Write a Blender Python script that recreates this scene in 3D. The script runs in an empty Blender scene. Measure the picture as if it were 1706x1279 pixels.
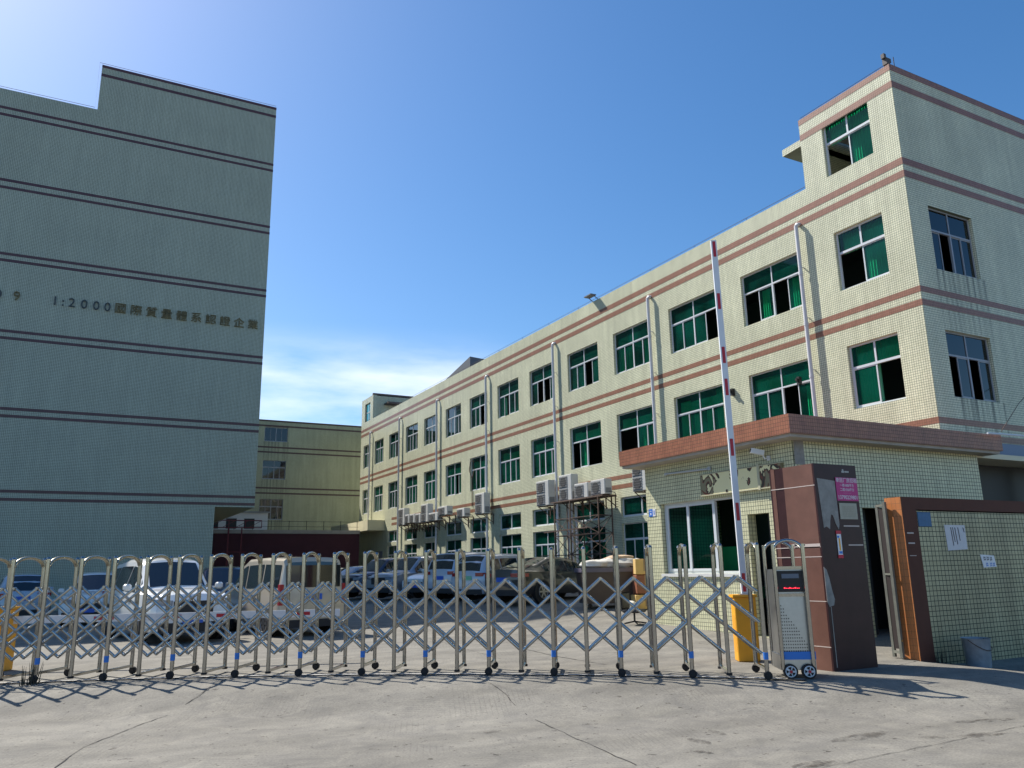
import bpy, math, random
from mathutils import Vector, Matrix
random.seed(7)
S = bpy.context.scene
R = math.radians
# ------------------------------------------------------------ camera, light
cam = bpy.data.cameras.new('camera'); co = bpy.data.objects.new('camera', cam); S.collection.objects.link(co)
r_ = (0.88199772, -0.47092996, -0.01746425); u_ = (-0.09136923, -0.20724495, 0.97401293); f_ = (0.46231125, 0.85748149, 0.22581808)
co.matrix_world = Matrix(((r_[0], u_[0], -f_[0], 0), (r_[1], u_[1], -f_[1], 0), (r_[2], u_[2], -f_[2], 1.5), (0, 0, 0, 1)))
cam.sensor_width = 36; cam.lens = 1324.1 / 1706 * 36; cam.clip_end = 3000; cam.clip_start = .1
S.camera = co
SA, SB = .42, .84                      # direction to the sun is (-SA, SB, 1)
SUN = Vector((-SA, SB, 1)).normalized()
sl = bpy.data.lights.new('sun', 'SUN'); sl.energy = 4.6; sl.angle = R(.5); sl.color = (1, .95, .86)
so = bpy.data.objects.new('sun', sl); S.collection.objects.link(so)
so.rotation_euler = SUN.to_track_quat('Z', 'Y').to_euler()
W = bpy.data.worlds.new('World'); S.world = W; W.use_nodes = True
nt = W.node_tree; nt.nodes.clear()
def N(t, typ, **k):
    n = t.nodes.new(typ)
    for a, b in k.items():
        if a == 'inp':
            for i, v in b.items(): n.inputs[i].default_value = v
        else: setattr(n, a, b)
    return n
sky = N(nt, 'ShaderNodeTexSky', sky_type='NISHITA', sun_disc=False, sun_elevation=math.asin(SUN.z), sun_rotation=-math.atan2(SA, SB) % (2 * math.pi),
        altitude=0, air_density=1.0, dust_density=.75, ozone_density=2.9)
bg = N(nt, 'ShaderNodeBackground', inp={'Strength': .09}); out = N(nt, 'ShaderNodeOutputWorld')
hs = N(nt, 'ShaderNodeHueSaturation', inp={'Saturation': 1.28, 'Value': 1.15})
# thin low cloud bank (by direction of the sky only)
tc = N(nt, 'ShaderNodeTexCoord'); sep = N(nt, 'ShaderNodeSeparateXYZ')
mp = N(nt, 'ShaderNodeMapping', inp={'Scale': (1, 1, 4.5)}); nz = N(nt, 'ShaderNodeTexNoise', inp={'Scale': 3.2, 'Detail': 7, 'Roughness': .55})
ra = N(nt, 'ShaderNodeValToRGB'); ra.color_ramp.elements[0].position = .36; ra.color_ramp.elements[1].position = .66
mr = N(nt, 'ShaderNodeMapRange', inp={'From Min': .225, 'From Max': .30, 'To Min': 1.0, 'To Max': 0.0}); mr.interpolation_type = 'SMOOTHSTEP'
mx = N(nt, 'ShaderNodeMath', operation='MULTIPLY'); mx2 = N(nt, 'ShaderNodeMath', operation='MULTIPLY', inp={1: .75})
mix = N(nt, 'ShaderNodeMixRGB', inp={'Color2': (9.2, 9.6, 10.2, 1)})
L = nt.links.new
L(tc.outputs['Generated'], sep.inputs[0]); L(tc.outputs['Generated'], mp.inputs[0]); L(mp.outputs[0], nz.inputs['Vector']); L(nz.outputs['Fac'], ra.inputs[0])
L(sep.outputs['Z'], mr.inputs['Value'])
vd = N(nt, 'ShaderNodeVectorMath', operation='DOT_PRODUCT'); vd.inputs[1].default_value = (math.sin(R(15)), math.cos(R(15)), 0); L(tc.outputs['Generated'], vd.inputs[0])
md = N(nt, 'ShaderNodeMapRange', inp={'From Min': .925, 'From Max': .965}); md.interpolation_type = 'SMOOTHSTEP'; L(vd.outputs['Value'], md.inputs['Value'])
mm_ = N(nt, 'ShaderNodeMath', operation='MULTIPLY'); L(mr.outputs[0], mm_.inputs[0]); L(md.outputs[0], mm_.inputs[1])
L(ra.outputs[0], mx.inputs[0]); L(mm_.outputs[0], mx.inputs[1]); L(mx.outputs[0], mx2.inputs[0])
L(sky.outputs[0], hs.inputs['Color']); L(hs.outputs[0], mix.inputs['Color1']); L(mx2.outputs[0], mix.inputs['Fac']); L(mix.outputs[0], bg.inputs['Color']); L(bg.outputs[0], out.inputs[0])
S.view_settings.view_transform = 'Standard'; S.view_settings.look = 'None'; S.view_settings.exposure = 0.62; S.view_settings.gamma = 1
try: S.cycles.max_bounces = 8; S.cycles.transparent_max_bounces = 16
except Exception: pass
# ------------------------------------------------------------ mesh helpers
class MB:
    def __init__(s): s.v = []; s.f = []; s.m = []
    def face(s, pts, m=0):
        i = len(s.v); s.v += [tuple(p) for p in pts]; s.f.append(tuple(range(i, i + len(pts)))); s.m.append(m)
    def box(s, x0, x1, y0, y1, z0, z1, m=0, T=None):
        i = len(s.v); p = [(x, y, z) for z in (z0, z1) for y in (y0, y1) for x in (x0, x1)]
        if T: p = [tuple(T(*q)) for q in p]
        s.v += p
        for f in ((0, 2, 3, 1), (4, 5, 7, 6), (0, 1, 5, 4), (2, 6, 7, 3), (0, 4, 6, 2), (1, 3, 7, 5)): s.f.append(tuple(i + k for k in f)); s.m.append(m)
        return s
    def bbox(s, x0, x1, y0, y1, z0, z1, b=.02, m=0, T=None):      # box with chamfered vertical+horizontal edges
        xs = [x0, x0 + b, x1 - b, x1]; ys = [y0, y0 + b, y1 - b, y1]; zs = [z0, z0 + b, z1 - b, z1]
        def ring(z, ins):
            a = b if ins else 0
            X0, X1, Y0, Y1 = x0 + a, x1 - a, y0 + a, y1 - a
            return [(X0 + b, Y0, z), (X1 - b, Y0, z), (X1, Y0 + b, z), (X1, Y1 - b, z), (X1 - b, Y1, z), (X0 + b, Y1, z), (X0, Y1 - b, z), (X0, Y0 + b, z)]
        return s.loft([ring(z0, 1), ring(z0 + b, 0), ring(z1 - b, 0), ring(z1, 1)], m, T)
    def loft(s, rings, m=0, T=None, cap=True, close=True):
        n = len(rings[0]); i0 = len(s.v)
        for r in rings: s.v += [tuple(T(*p)) if T else tuple(p) for p in r]
        for a in range(len(rings) - 1):
            for k in range(n if close else n - 1):
                b = i0 + a * n; s.f.append((b + k, b + (k + 1) % n, b + n + (k + 1) % n, b + n + k)); s.m.append(m)
        if cap:
            s.f.append(tuple(i0 + k for k in range(n - 1, -1, -1))); s.m.append(m)
            e = i0 + (len(rings) - 1) * n; s.f.append(tuple(e + k for k in range(n))); s.m.append(m)
        return s
    def tube(s, pts, r, n=8, m=0, ry=None, cap=True):
        pts = [Vector(p) for p in pts]; rings = []
        for i, p in enumerate(pts):
            d = (pts[min(i + 1, len(pts) - 1)] - pts[max(i - 1, 0)]).normalized()
            up = Vector((0, 0, 1)) if abs(d.z) < .95 else Vector((0, 1, 0))
            a = d.cross(up).normalized(); b = a.cross(d)
            rr = r[i] if isinstance(r, (list, tuple)) else r
            rings.append([p + a * rr * math.cos(2 * math.pi * k / n) + b * (ry or rr) * math.sin(2 * math.pi * k / n) for k in range(n)])
        return s.loft(rings, m, cap=cap)
    def bar(s, p, q, w, h, m=0):                                  # rectangular bar from p to q
        p = Vector(p); q = Vector(q); d = (q - p).normalized(); up = Vector((0, 0, 1)) if abs(d.z) < .95 else Vector((0, 1, 0))
        a = d.cross(up).normalized() * w / 2; b = a.cross(d).normalized() * h / 2
        return s.loft([[c - a - b, c + a - b, c + a + b, c - a + b] for c in (p, q)], m)
    def cyl(s, c, ax, r, h, n=16, m=0, r2=None):                  # axis 'x','y','z', centred
        k = 'xyz'.index(ax); rings = []
        for t, rr in ((-h / 2, r), (h / 2, r2 if r2 is not None else r)):
            ring = []
            for j in range(n):
                a = 2 * math.pi * j / n; o = [0, 0, 0]; o[k] = t; o[(k + 1) % 3] = rr * math.cos(a); o[(k + 2) % 3] = rr * math.sin(a)
                ring.append((c[0] + o[0], c[1] + o[1], c[2] + o[2]))
            rings.append(ring)
        return s.loft(rings, m)
    def build(s, name, mats, parent=None, smooth=0, loc=None, **kw):
        me = bpy.data.meshes.new(name); me.from_pydata(s.v, [], s.f)
        for mt in (mats if isinstance(mats, (list, tuple)) else [mats]): me.materials.append(mt)
        me.polygons.foreach_set('material_index', s.m)
        me.update()
        if smooth:
            me.polygons.foreach_set('use_smooth', [True] * len(me.polygons))
            try: me.set_sharp_from_angle(angle=R(smooth))
            except Exception: pass
        o = bpy.data.objects.new(name, me); S.collection.objects.link(o)
        if parent: o.parent = parent
        if loc: o.location = loc
        for k, v in kw.items(): o[k] = v
        return o
def thing(name, label, cat, loc=(0, 0, 0), rz=0, group=None):
    o = bpy.data.objects.new(name, None); S.collection.objects.link(o); o.location = loc; o.rotation_euler = (0, 0, rz)
    o.empty_display_size = .2; o['label'] = label; o['category'] = cat
    if group: o['group'] = group
    return o
def tag(o, label, cat, group=None):
    o['label'] = label; o['category'] = cat
    if group: o['group'] = group
    return o
def copy_tree(o, parent=None):
    c = o.copy(); S.collection.objects.link(c)
    if parent: c.parent = parent
    for ch in list(o.children): copy_tree(ch, c)
    return c
# ------------------------------------------------------------ materials
def mat(name, col, rough=.6, metal=0, noise=0, nscale=8, spec=.5, coat=0, bump=0, emit=None):
    m = bpy.data.materials.new(name); m.use_nodes = True; t = m.node_tree; b = t.nodes['Principled BSDF']
    b.inputs['Base Color'].default_value = (*col, 1); b.inputs['Roughness'].default_value = rough; b.inputs['Metallic'].default_value = metal
    b.inputs['Specular IOR Level'].default_value = spec; b.inputs['Coat Weight'].default_value = coat
    if emit: b.inputs['Emission Color'].default_value = (*emit[:3], 1); b.inputs['Emission Strength'].default_value = emit[3]
    if noise or bump:
        c = N(t, 'ShaderNodeTexCoord'); n = N(t, 'ShaderNodeTexNoise', inp={'Scale': nscale, 'Detail': 6, 'Roughness': .6}); t.links.new(c.outputs['Object'], n.inputs['Vector'])
        if noise:
            mr = N(t, 'ShaderNodeMapRange', inp={'From Min': .25, 'From Max': .75, 'To Min': 1 - noise, 'To Max': 1 + noise * .6}); t.links.new(n.outputs['Fac'], mr.inputs['Value'])
            mu = N(t, 'ShaderNodeVectorMath', operation='SCALE'); mu.inputs[0].default_value = col; t.links.new(mr.outputs[0], mu.inputs['Scale']); t.links.new(mu.outputs[0], b.inputs['Base Color'])
        if bump:
            bm = N(t, 'ShaderNodeBump', inp={'Strength': bump, 'Distance': .02}); t.links.new(n.outputs['Fac'], bm.inputs['Height']); t.links.new(bm.outputs[0], b.inputs['Normal'])
    return m
def tile(name, c1, c2, joint, pu, pv, jw, rough=.35, stain=.12, streaks=(), pux=None):
    m = bpy.data.materials.new(name); m.use_nodes = True; t = m.node_tree; b = t.nodes['Principled BSDF']; l = t.links.new
    c = N(t, 'ShaderNodeTexCoord'); g = N(t, 'ShaderNodeNewGeometry'); sp = N(t, 'ShaderNodeSeparateXYZ'); sn = N(t, 'ShaderNodeSeparateXYZ')
    l(c.outputs['Object'], sp.inputs[0]); l(g.outputs['True Normal'], sn.inputs[0])
    ab = N(t, 'ShaderNodeMath', operation='ABSOLUTE'); l(sn.outputs['X'], ab.inputs[0]); gt = N(t, 'ShaderNodeMath', operation='GREATER_THAN', inp={1: .5}); l(ab.outputs[0], gt.inputs[0])
    mxu = N(t, 'ShaderNodeMix'); l(gt.outputs[0], mxu.inputs[0]); sx_ = N(t, 'ShaderNodeMath', operation='MULTIPLY', inp={1: pu / (pux or pu)}); l(sp.outputs['X'], sx_.inputs[0]); l(sx_.outputs[0], mxu.inputs[2]); l(sp.outputs['Y'], mxu.inputs[3])
    cb = N(t, 'ShaderNodeCombineXYZ'); l(mxu.outputs[0], cb.inputs[0]); l(sp.outputs['Z'], cb.inputs[1])
    def fr(o, p, ph):
        d = N(t, 'ShaderNodeMath', operation='DIVIDE', inp={1: p}); l(o, d.inputs[0]); f = N(t, 'ShaderNodeMath', operation='FRACT'); l(d.outputs[0], f.inputs[0]); g_ = N(t, 'ShaderNodeMath', operation='LESS_THAN', inp={1: jw / p}); l(f.outputs[0], g_.inputs[0])
        fl = N(t, 'ShaderNodeMath', operation='FLOOR'); l(d.outputs[0], fl.inputs[0]); return g_.outputs[0], fl.outputs[0]
    ju, iu = fr(mxu.outputs[0], pu, 0); jv, iv = fr(sp.outputs['Z'], pv, 0)
    jm = N(t, 'ShaderNodeMath', operation='MAXIMUM'); l(ju, jm.inputs[0]); l(jv, jm.inputs[1])
    ci = N(t, 'ShaderNodeCombineXYZ'); l(iu, ci.inputs[0]); l(iv, ci.inputs[1]); wn = N(t, 'ShaderNodeTexWhiteNoise', noise_dimensions='2D'); l(ci.outputs[0], wn.inputs['Vector'])
    mt_ = N(t, 'ShaderNodeMixRGB', inp={'Color1': (*c1, 1), 'Color2': (*c2, 1)}); l(wn.outputs['Value'], mt_.inputs['Fac'])
    br = N(t, 'ShaderNodeMixRGB', inp={'Color2': (*joint, 1)}); l(jm.outputs[0], br.inputs['Fac']); l(mt_.outputs[0], br.inputs['Color1'])
    n1 = N(t, 'ShaderNodeTexNoise', inp={'Scale': .55, 'Detail': 6, 'Roughness': .6}); l(c.outputs['Object'], n1.inputs['Vector'])
    mp = N(t, 'ShaderNodeMapping', inp={'Scale': (2.5, 2.5, .16)}); l(c.outputs['Object'], mp.inputs[0]); n2 = N(t, 'ShaderNodeTexNoise', inp={'Scale': 1.6, 'Detail': 5}); l(mp.outputs[0], n2.inputs['Vector'])
    ad = N(t, 'ShaderNodeMath', operation='MULTIPLY'); l(n1.outputs['Fac'], ad.inputs[0]); l(n2.outputs['Fac'], ad.inputs[1])
    mr = N(t, 'ShaderNodeMapRange', inp={'From Min': .12, 'From Max': .38, 'To Min': 1 - stain * 1.6, 'To Max': 1 + stain * .5}); l(ad.outputs[0], mr.inputs['Value'])
    fac = mr.outputs[0]
    for (ax, a0, a1, z0, z1, k) in streaks:      # old run-off stains below sills
        def rng(o, lo, hi, s):
            x = N(t, 'ShaderNodeMapRange', inp={'From Min': lo - s, 'From Max': lo}); y = N(t, 'ShaderNodeMapRange', inp={'From Min': hi, 'From Max': hi + s, 'To Min': 1, 'To Max': 0})
            l(o, x.inputs['Value']); l(o, y.inputs['Value']); q = N(t, 'ShaderNodeMath', operation='MULTIPLY'); l(x.outputs[0], q.inputs[0]); l(y.outputs[0], q.inputs[1]); return q.outputs[0]
        a = rng(sp.outputs[ax], a0, a1, .12); z = N(t, 'ShaderNodeMapRange', inp={'From Min': z0, 'From Max': z1}); l(sp.outputs['Z'], z.inputs['Value'])
        zc = N(t, 'ShaderNodeMath', operation='LESS_THAN', inp={1: z1 + .02}); l(sp.outputs['Z'], zc.inputs[0])
        ms = N(t, 'ShaderNodeMapping', inp={'Scale': (3.5, 3.5, .05)}); l(c.outputs['Object'], ms.inputs[0]); ns = N(t, 'ShaderNodeTexNoise', inp={'Scale': 2.2, 'Detail': 3}); l(ms.outputs[0], ns.inputs['Vector'])
        nr = N(t, 'ShaderNodeMapRange', inp={'From Min': .42, 'From Max': .68}); l(ns.outputs['Fac'], nr.inputs['Value'])
        cur = a
        for o2 in (z.outputs[0], zc.outputs[0], nr.outputs[0]):
            q = N(t, 'ShaderNodeMath', operation='MULTIPLY'); l(cur, q.inputs[0]); l(o2, q.inputs[1]); cur = q.outputs[0]
        q = N(t, 'ShaderNodeMath', operation='MULTIPLY_ADD', inp={1: -k, 2: 1.0}); l(cur, q.inputs[0])
        w = N(t, 'ShaderNodeMath', operation='MULTIPLY'); l(fac, w.inputs[0]); l(q.outputs[0], w.inputs[1]); fac = w.outputs[0]
    sc = N(t, 'ShaderNodeVectorMath', operation='SCALE'); l(br.outputs['Color'], sc.inputs[0]); l(fac, sc.inputs['Scale']); l(sc.outputs[0], b.inputs['Base Color'])
    rr = N(t, 'ShaderNodeMapRange', inp={'To Min': rough, 'To Max': .9}); l(jm.outputs[0], rr.inputs['Value']); l(rr.outputs[0], b.inputs['Roughness'])
    return m
KF = 19 / 17; KL = 42 / 38
def fy(y): return y * KF
def fz(z): return 1.5 + (z - 1.5) * KF
def lz(z): return 1.5 + (z - 1.5) * KL
XF = 19.0; YG = 11.1 * KF; YE = 54.25 * KF
TILE = tile('tile_cream', (.76, .75, .545), (.68, .68, .48), (.14, .16, .11), .0655, .0655, .0095, streaks=[('X', .85, 2.95, 6.6, 9.2, .75), ('X', .85, 2.95, 3.6, 5.65, .75)])
TILEL = tile('tile_green', (.50, .54, .43), (.45, .49, .39), (.05, .07, .06), .0705, .0705, .0105, stain=.07)
TILEG = tile('tile_guard', (.70, .68, .45), (.62, .60, .39), (.045, .06, .05), .066, .0835, .009, stain=.10, pux=.092)
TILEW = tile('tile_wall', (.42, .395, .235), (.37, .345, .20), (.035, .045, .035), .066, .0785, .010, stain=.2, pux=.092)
TILEB = tile('tile_brown', (.33, .155, .10), (.28, .13, .08), (.10, .06, .045), .0655, .0655, .005, stain=.10)
TILER = tile('tile_roof_edge', (.37, .15, .085), (.30, .115, .07), (.10, .055, .04), .062, .075, .007, stain=.16)
TILEO = tile('tile_orange', (.62, .23, .075), (.56, .20, .065), (.30, .14, .07), .075, .105, .005, stain=.10)
TILEK = tile('tile_back', (.47, .47, .30), (.43, .43, .27), (.16, .17, .11), .07, .07, .007, streaks=[('X', 1.7, 3.7, 9.2, 12.1, .6), ('X', 1.7, 3.7, 6.0, 9.0, .6), ('X', 1.5, 3.6, 2.6, 5.7, .6)])
CREAM = mat('cream_plaster', (.62, .57, .38), .8, noise=.1, nscale=1.5)
PLASTER = mat('grey_plaster', (.30, .29, .28), .9, noise=.25, nscale=9, bump=.3)
WHITEM = mat('white_frame', (.62, .65, .68), .35); GREYM = mat('grey_frame', (.30, .32, .36), .4)
PIPE = mat('pvc_pipe', (.62, .62, .64), .45, noise=.1, nscale=2)
DARK = mat('dark_interior', (.035, .037, .04), .9); BLACK = mat('black', (.012, .012, .013), .5)
ROOF = mat('roof_concrete', (.3, .3, .29), .9, noise=.2, nscale=1)
CURT = mat('curtain', (.22, .60, .38), .9)
def glassm(name, tint, refl=.9, ior=1.5, film=0, fcol=(0, .2, .12)):
    m = bpy.data.materials.new(name); m.use_nodes = True; t = m.node_tree; t.nodes.clear(); l = t.links.new
    tr = N(t, 'ShaderNodeBsdfTransparent', inp={'Color': (*tint, 1)}); gl = N(t, 'ShaderNodeBsdfGlossy', inp={'Roughness': .02, 'Color': (refl, refl, refl, 1)})
    fr = N(t, 'ShaderNodeFresnel', inp={'IOR': ior}); mx = N(t, 'ShaderNodeMixShader'); o = N(t, 'ShaderNodeOutputMaterial')
    base = tr.outputs[0]
    if film:
        df = N(t, 'ShaderNodeBsdfDiffuse', inp={'Color': (*fcol, 1)}); m2 = N(t, 'ShaderNodeMixShader', inp={0: film})
        tc_ = N(t, 'ShaderNodeTexCoord'); nn_ = N(t, 'ShaderNodeTexNoise', inp={'Scale': .75, 'Detail': 3}); l(tc_.outputs['Object'], nn_.inputs['Vector'])
        rr_ = N(t, 'ShaderNodeMapRange', inp={'From Min': .35, 'From Max': .65, 'To Min': film * .25, 'To Max': film * 1.25}); l(nn_.outputs['Fac'], rr_.inputs['Value']); l(rr_.outputs[0], m2.inputs[0]); l(tr.outputs[0], m2.inputs[1]); l(df.outputs[0], m2.inputs[2]); base = m2.outputs[0]
    l(fr.outputs[0], mx.inputs[0]); l(base, mx.inputs[1]); l(gl.outputs[0], mx.inputs[2]); l(mx.outputs[0], o.inputs[0]); return m
GREENG = glassm('green_glass', (.03, .58, .36), refl=.7, ior=1.45, film=.40, fcol=(.004, .12, .08)); SKYG = glassm('sky_tinted_glass', (.08, .45, .40), ior=1.6, refl=1, film=.2, fcol=(0, .1, .09)); GREYG = glassm('grey_glass', (.22, .30, .34), ior=1.7)  # bluish one is green glass with the sky's reflection put into its colour
STEEL = mat('stainless_steel', (.40, .40, .385), .13, metal=1, noise=.12, nscale=20)
STEELR = mat('lattice_steel', (.44, .44, .43), .2, metal=1, noise=.1, nscale=15); STEELB = mat('brushed_steel', (.48, .49, .49), .36, metal=1, noise=.08, nscale=12)
RUBBER = mat('rubber', (.022, .02, .02), .8); TAPE = mat('blue_tape', (.03, .19, .62), .5)
YELLOW = mat('yellow_paint', (.80, .37, .015), .42, noise=.08, nscale=6); WHITEP = mat('white_paint', (.72, .74, .78), .4, noise=.05, nscale=5); REDP = mat('red_reflective', (.45, .012, .03), .35)
MARBLE = mat('brown_marble', (.17, .08, .06), .3, noise=.25, nscale=3); MARBLE_SH = mat('marble_shaded', (.045, .018, .02), .35, noise=.3, nscale=4, spec=.25)  # darker marble copy: shade of the faces turned from the sun, put in colour
ACW = mat('ac_white', (.52, .52, .50), .5, noise=.08, nscale=4); ACG = mat('ac_grille', (.22, .22, .22), .7); RUST = mat('rusty_steel', (.12, .075, .055), .8, noise=.4, nscale=14)
PAPER = mat('paper', (.62, .62, .64), .8, noise=.08, nscale=18); INK = mat('ink', (.03, .03, .05), .8); MAROON = mat('maroon_sheet', (.085, .022, .035), .6, noise=.2, nscale=1.5)
# ------------------------------------------------------------ ground
def ss(t): t = max(0, min(1, t)); return t * t * (3 - 2 * t)
GP = [(-.86, 14.72), (6.37, 10.66), (8.54, 8.57)]
def gate_pt(i):        # near foot of frame i (fit of the measured feet)
    a = (i * (i - 17) / (23 * 6.), (i * (23 - i)) / (17 * 6.), ((i - 17) * (i - 23)) / (17 * 23.))
    x = GP[0][0] * a[2] + GP[1][0] * a[1] + GP[2][0] * a[0]; y = GP[0][1] * a[2] + GP[1][1] * a[1] + GP[2][1] * a[0]
    return Vector((x * .965, y * .965, 0))
G0 = gate_pt(0); G1 = gate_pt(23); GD = (G1 - G0).normalized(); GN = Vector((-GD.y, GD.x, 0))      # GN points into the yard
def gz(x, y):
    z = .46 * ss((x - 7) / 9) * ss((y - 9) / 14)
    d = -((x - G0.x) * GN.x + (y - G0.y) * GN.y)       # distance in front of the gate
    z -= max(.20 * ss((d - .10) / 1.5), .15 * ss((x - 11.4) / 1.4) * ss((8.95 - y) / .6), .2 * ss((7.2 - y) / 2))
    return z
def lines(lo, hi, fine, flo, fhi):
    a = []; x = flo
    while x < fhi: a.append(x); x += fine
    g = [fhi]; s = fine * 2
    while g[-1] < hi: g.append(g[-1] + s); s *= 1.5
    h = [flo]; s = fine * 2
    while h[-1] > lo: h.append(h[-1] - s); s *= 1.5
    return sorted(set(h[1:] + a + g))
gx = lines(-900, 900, .5, -10, 30); gy = lines(-900, 900, .4, 0, 40)
b = MB(); b.v = [(x, y, gz(x, y)) for y in gy for x in gx]; nx = len(gx)
for j in range(len(gy) - 1):
    for i in range(nx - 1): b.f.append((j * nx + i, j * nx + i + 1, (j + 1) * nx + i + 1, (j + 1) * nx + i)); b.m.append(0)
def concrete():
    m = bpy.data.materials.new('concrete_ground'); m.use_nodes = True; t = m.node_tree; B = t.nodes['Principled BSDF']; l = t.links.new
    c = N(t, 'ShaderNodeTexCoord'); o = c.outputs['Object']
    big = N(t, 'ShaderNodeTexNoise', inp={'Scale': .35, 'Detail': 6, 'Roughness': .6}); mid = N(t, 'ShaderNodeTexNoise', inp={'Scale': 2.4, 'Detail': 8, 'Roughness': .68, 'Distortion': .8}); fine = N(t, 'ShaderNodeTexNoise', inp={'Scale': 45, 'Detail': 4})
    mpp = N(t, 'ShaderNodeMapping', inp={'Rotation': (0, 0, R(33)), 'Scale': (.35, 1.6, 1)}); l(o, mpp.inputs[0]); tr = N(t, 'ShaderNodeTexNoise', inp={'Scale': 1.3, 'Detail': 5}); l(mpp.outputs[0], tr.inputs['Vector'])
    for n in (big, mid, fine): l(o, n.inputs['Vector'])
    def ramp(n, a, b_, c0, c1):
        r = N(t, 'ShaderNodeValToRGB'); e = r.color_ramp.elements; e[0].position = a; e[1].position = b_; e[0].color = (*c0, 1); e[1].color = (*c1, 1); l(n, r.inputs[0]); return r.outputs[0]
    def mul(a, b_, f=1, typ='MULTIPLY'):
        x = N(t, 'ShaderNodeMixRGB', blend_type=typ, inp={'Fac': f}); l(a, x.inputs[1]); l(b_, x.inputs[2]); return x.outputs[0]
    c0 = ramp(big.outputs['Fac'], .3, .72, (.215, .20, .172), (.285, .268, .232))
    c1 = mul(c0, ramp(mid.outputs['Fac'], .3, .7, (.72, .72, .73), (1.10, 1.09, 1.05)))
    c2 = mul(c1, ramp(fine.outputs['Fac'], .32, .62, (.78, .78, .78), (1.06, 1.06, 1.06)))
    c3 = mul(c2, ramp(tr.outputs['Fac'], .33, .6, (.80, .80, .80), (1.03, 1.03, 1.03)))
    # sparse dark grit and oil spots
    vo = N(t, 'ShaderNodeTexNoise', inp={'Scale': 9, 'Detail': 3, 'Roughness': .7}); l(o, vo.inputs['Vector'])
    c4 = mul(c3, ramp(vo.outputs['Fac'], .315, .36, (.42, .40, .39), (1, 1, 1)))
    # broom / saw-cut grooves in patches
    out = c4
    for rot, sc, seed in ((22, 30, 0.0), (118, 26, 7.3)):
        mw = N(t, 'ShaderNodeMapping', inp={'Rotation': (0, 0, R(rot))}); l(o, mw.inputs[0]); wv = N(t, 'ShaderNodeTexWave', wave_type='BANDS', inp={'Scale': sc / 6, 'Distortion': .6, 'Detail': 1}); l(mw.outputs[0], wv.inputs['Vector'])
        mm = N(t, 'ShaderNodeMapping', inp={'Location': (seed, seed, 0)}); l(o, mm.inputs[0]); mk = N(t, 'ShaderNodeTexNoise', inp={'Scale': .8, 'Detail': 4}); l(mm.outputs[0], mk.inputs['Vector'])
        k = ramp(mk.outputs['Fac'], .52, .60, (0, 0, 0), (.3, .3, .3)); x = N(t, 'ShaderNodeMixRGB', blend_type='MULTIPLY'); l(k, x.inputs[0]); l(out, x.inputs[1]); l(ramp(wv.outputs['Fac'], .02, .16, (.55, .54, .52), (1, 1, 1)), x.inputs[2]); out = x.outputs[0]
    l(out, B.inputs['Base Color']); B.inputs['Roughness'].default_value = .88; B.inputs['Specular IOR Level'].default_value = .3
    bm = N(t, 'ShaderNodeBump', inp={'Strength': .35, 'Distance': .01}); l(mid.outputs['Fac'], bm.inputs['Height']); l(bm.outputs[0], B.inputs['Normal'])
    return m
ground = b.build('ground', concrete(), smooth=60); ground['kind'] = 'structure'
CRK = mat('crack', (.05, .045, .04), .95)
def crack(pts, w, name='ground_crack'):
    b = MB(); P = []
    for (p, q) in zip(pts, pts[1:]):
        n = max(2, int(math.dist(p, q) / .12))
        for k in range(n): t = k / n; P.append((p[0] + (q[0] - p[0]) * t + random.uniform(-.012, .012), p[1] + (q[1] - p[1]) * t + random.uniform(-.012, .012)))
    P.append(pts[-1])
    for p, q in zip(P, P[1:]):
        d = Vector((q[0] - p[0], q[1] - p[1])).normalized(); n = Vector((-d.y, d.x)) * w * random.uniform(.3, 1.1)
        b.face([(p[0] - n.x, p[1] - n.y, gz(*p) + .005), (q[0] - n.x, q[1] - n.y, gz(*q) + .005), (q[0] + n.x, q[1] + n.y, gz(*q) + .005), (p[0] + n.x, p[1] + n.y, gz(*p) + .005)])
    o = b.build(name, CRK, ground); o['kind'] = 'structure'
HIT = lambda px, py: None
def ghit(px, py, z=-.20):
    d = [f_[i] + r_[i] * (px - 853) / 1324.1 - u_[i] * (py - 639.5) / 1324.1 for i in range(3)]; t = (z - 1.5) / d[2]; return (d[0] * t, d[1] * t)
crack([ghit(790, 1152), ghit(835, 1172), ghit(930, 1217), ghit(1060, 1275)], .007)
crack([ghit(90, 1279), ghit(140, 1245), ghit(240, 1205), ghit(330, 1177), ghit(385, 1152)], .007)
crack([ghit(875, 1078, .04), ghit(930, 1090, .04), ghit(1010, 1103, .04)], .012)
crack([ghit(940, 1197), ghit(1040, 1192)], .003)
crack([ghit(1480, 1113, 0), ghit(1530, 1100, 0)], .006)
for p_, q_ in (((-12, 4.6), (9.2, 5.35)), ((-2.0, 18.5), (14.5, 18.0)), ((6.5, 12.6), (8.2, 26)), ((2.0, 15.4), (2.6, 27))): crack([p_, q_], .004)
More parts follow.
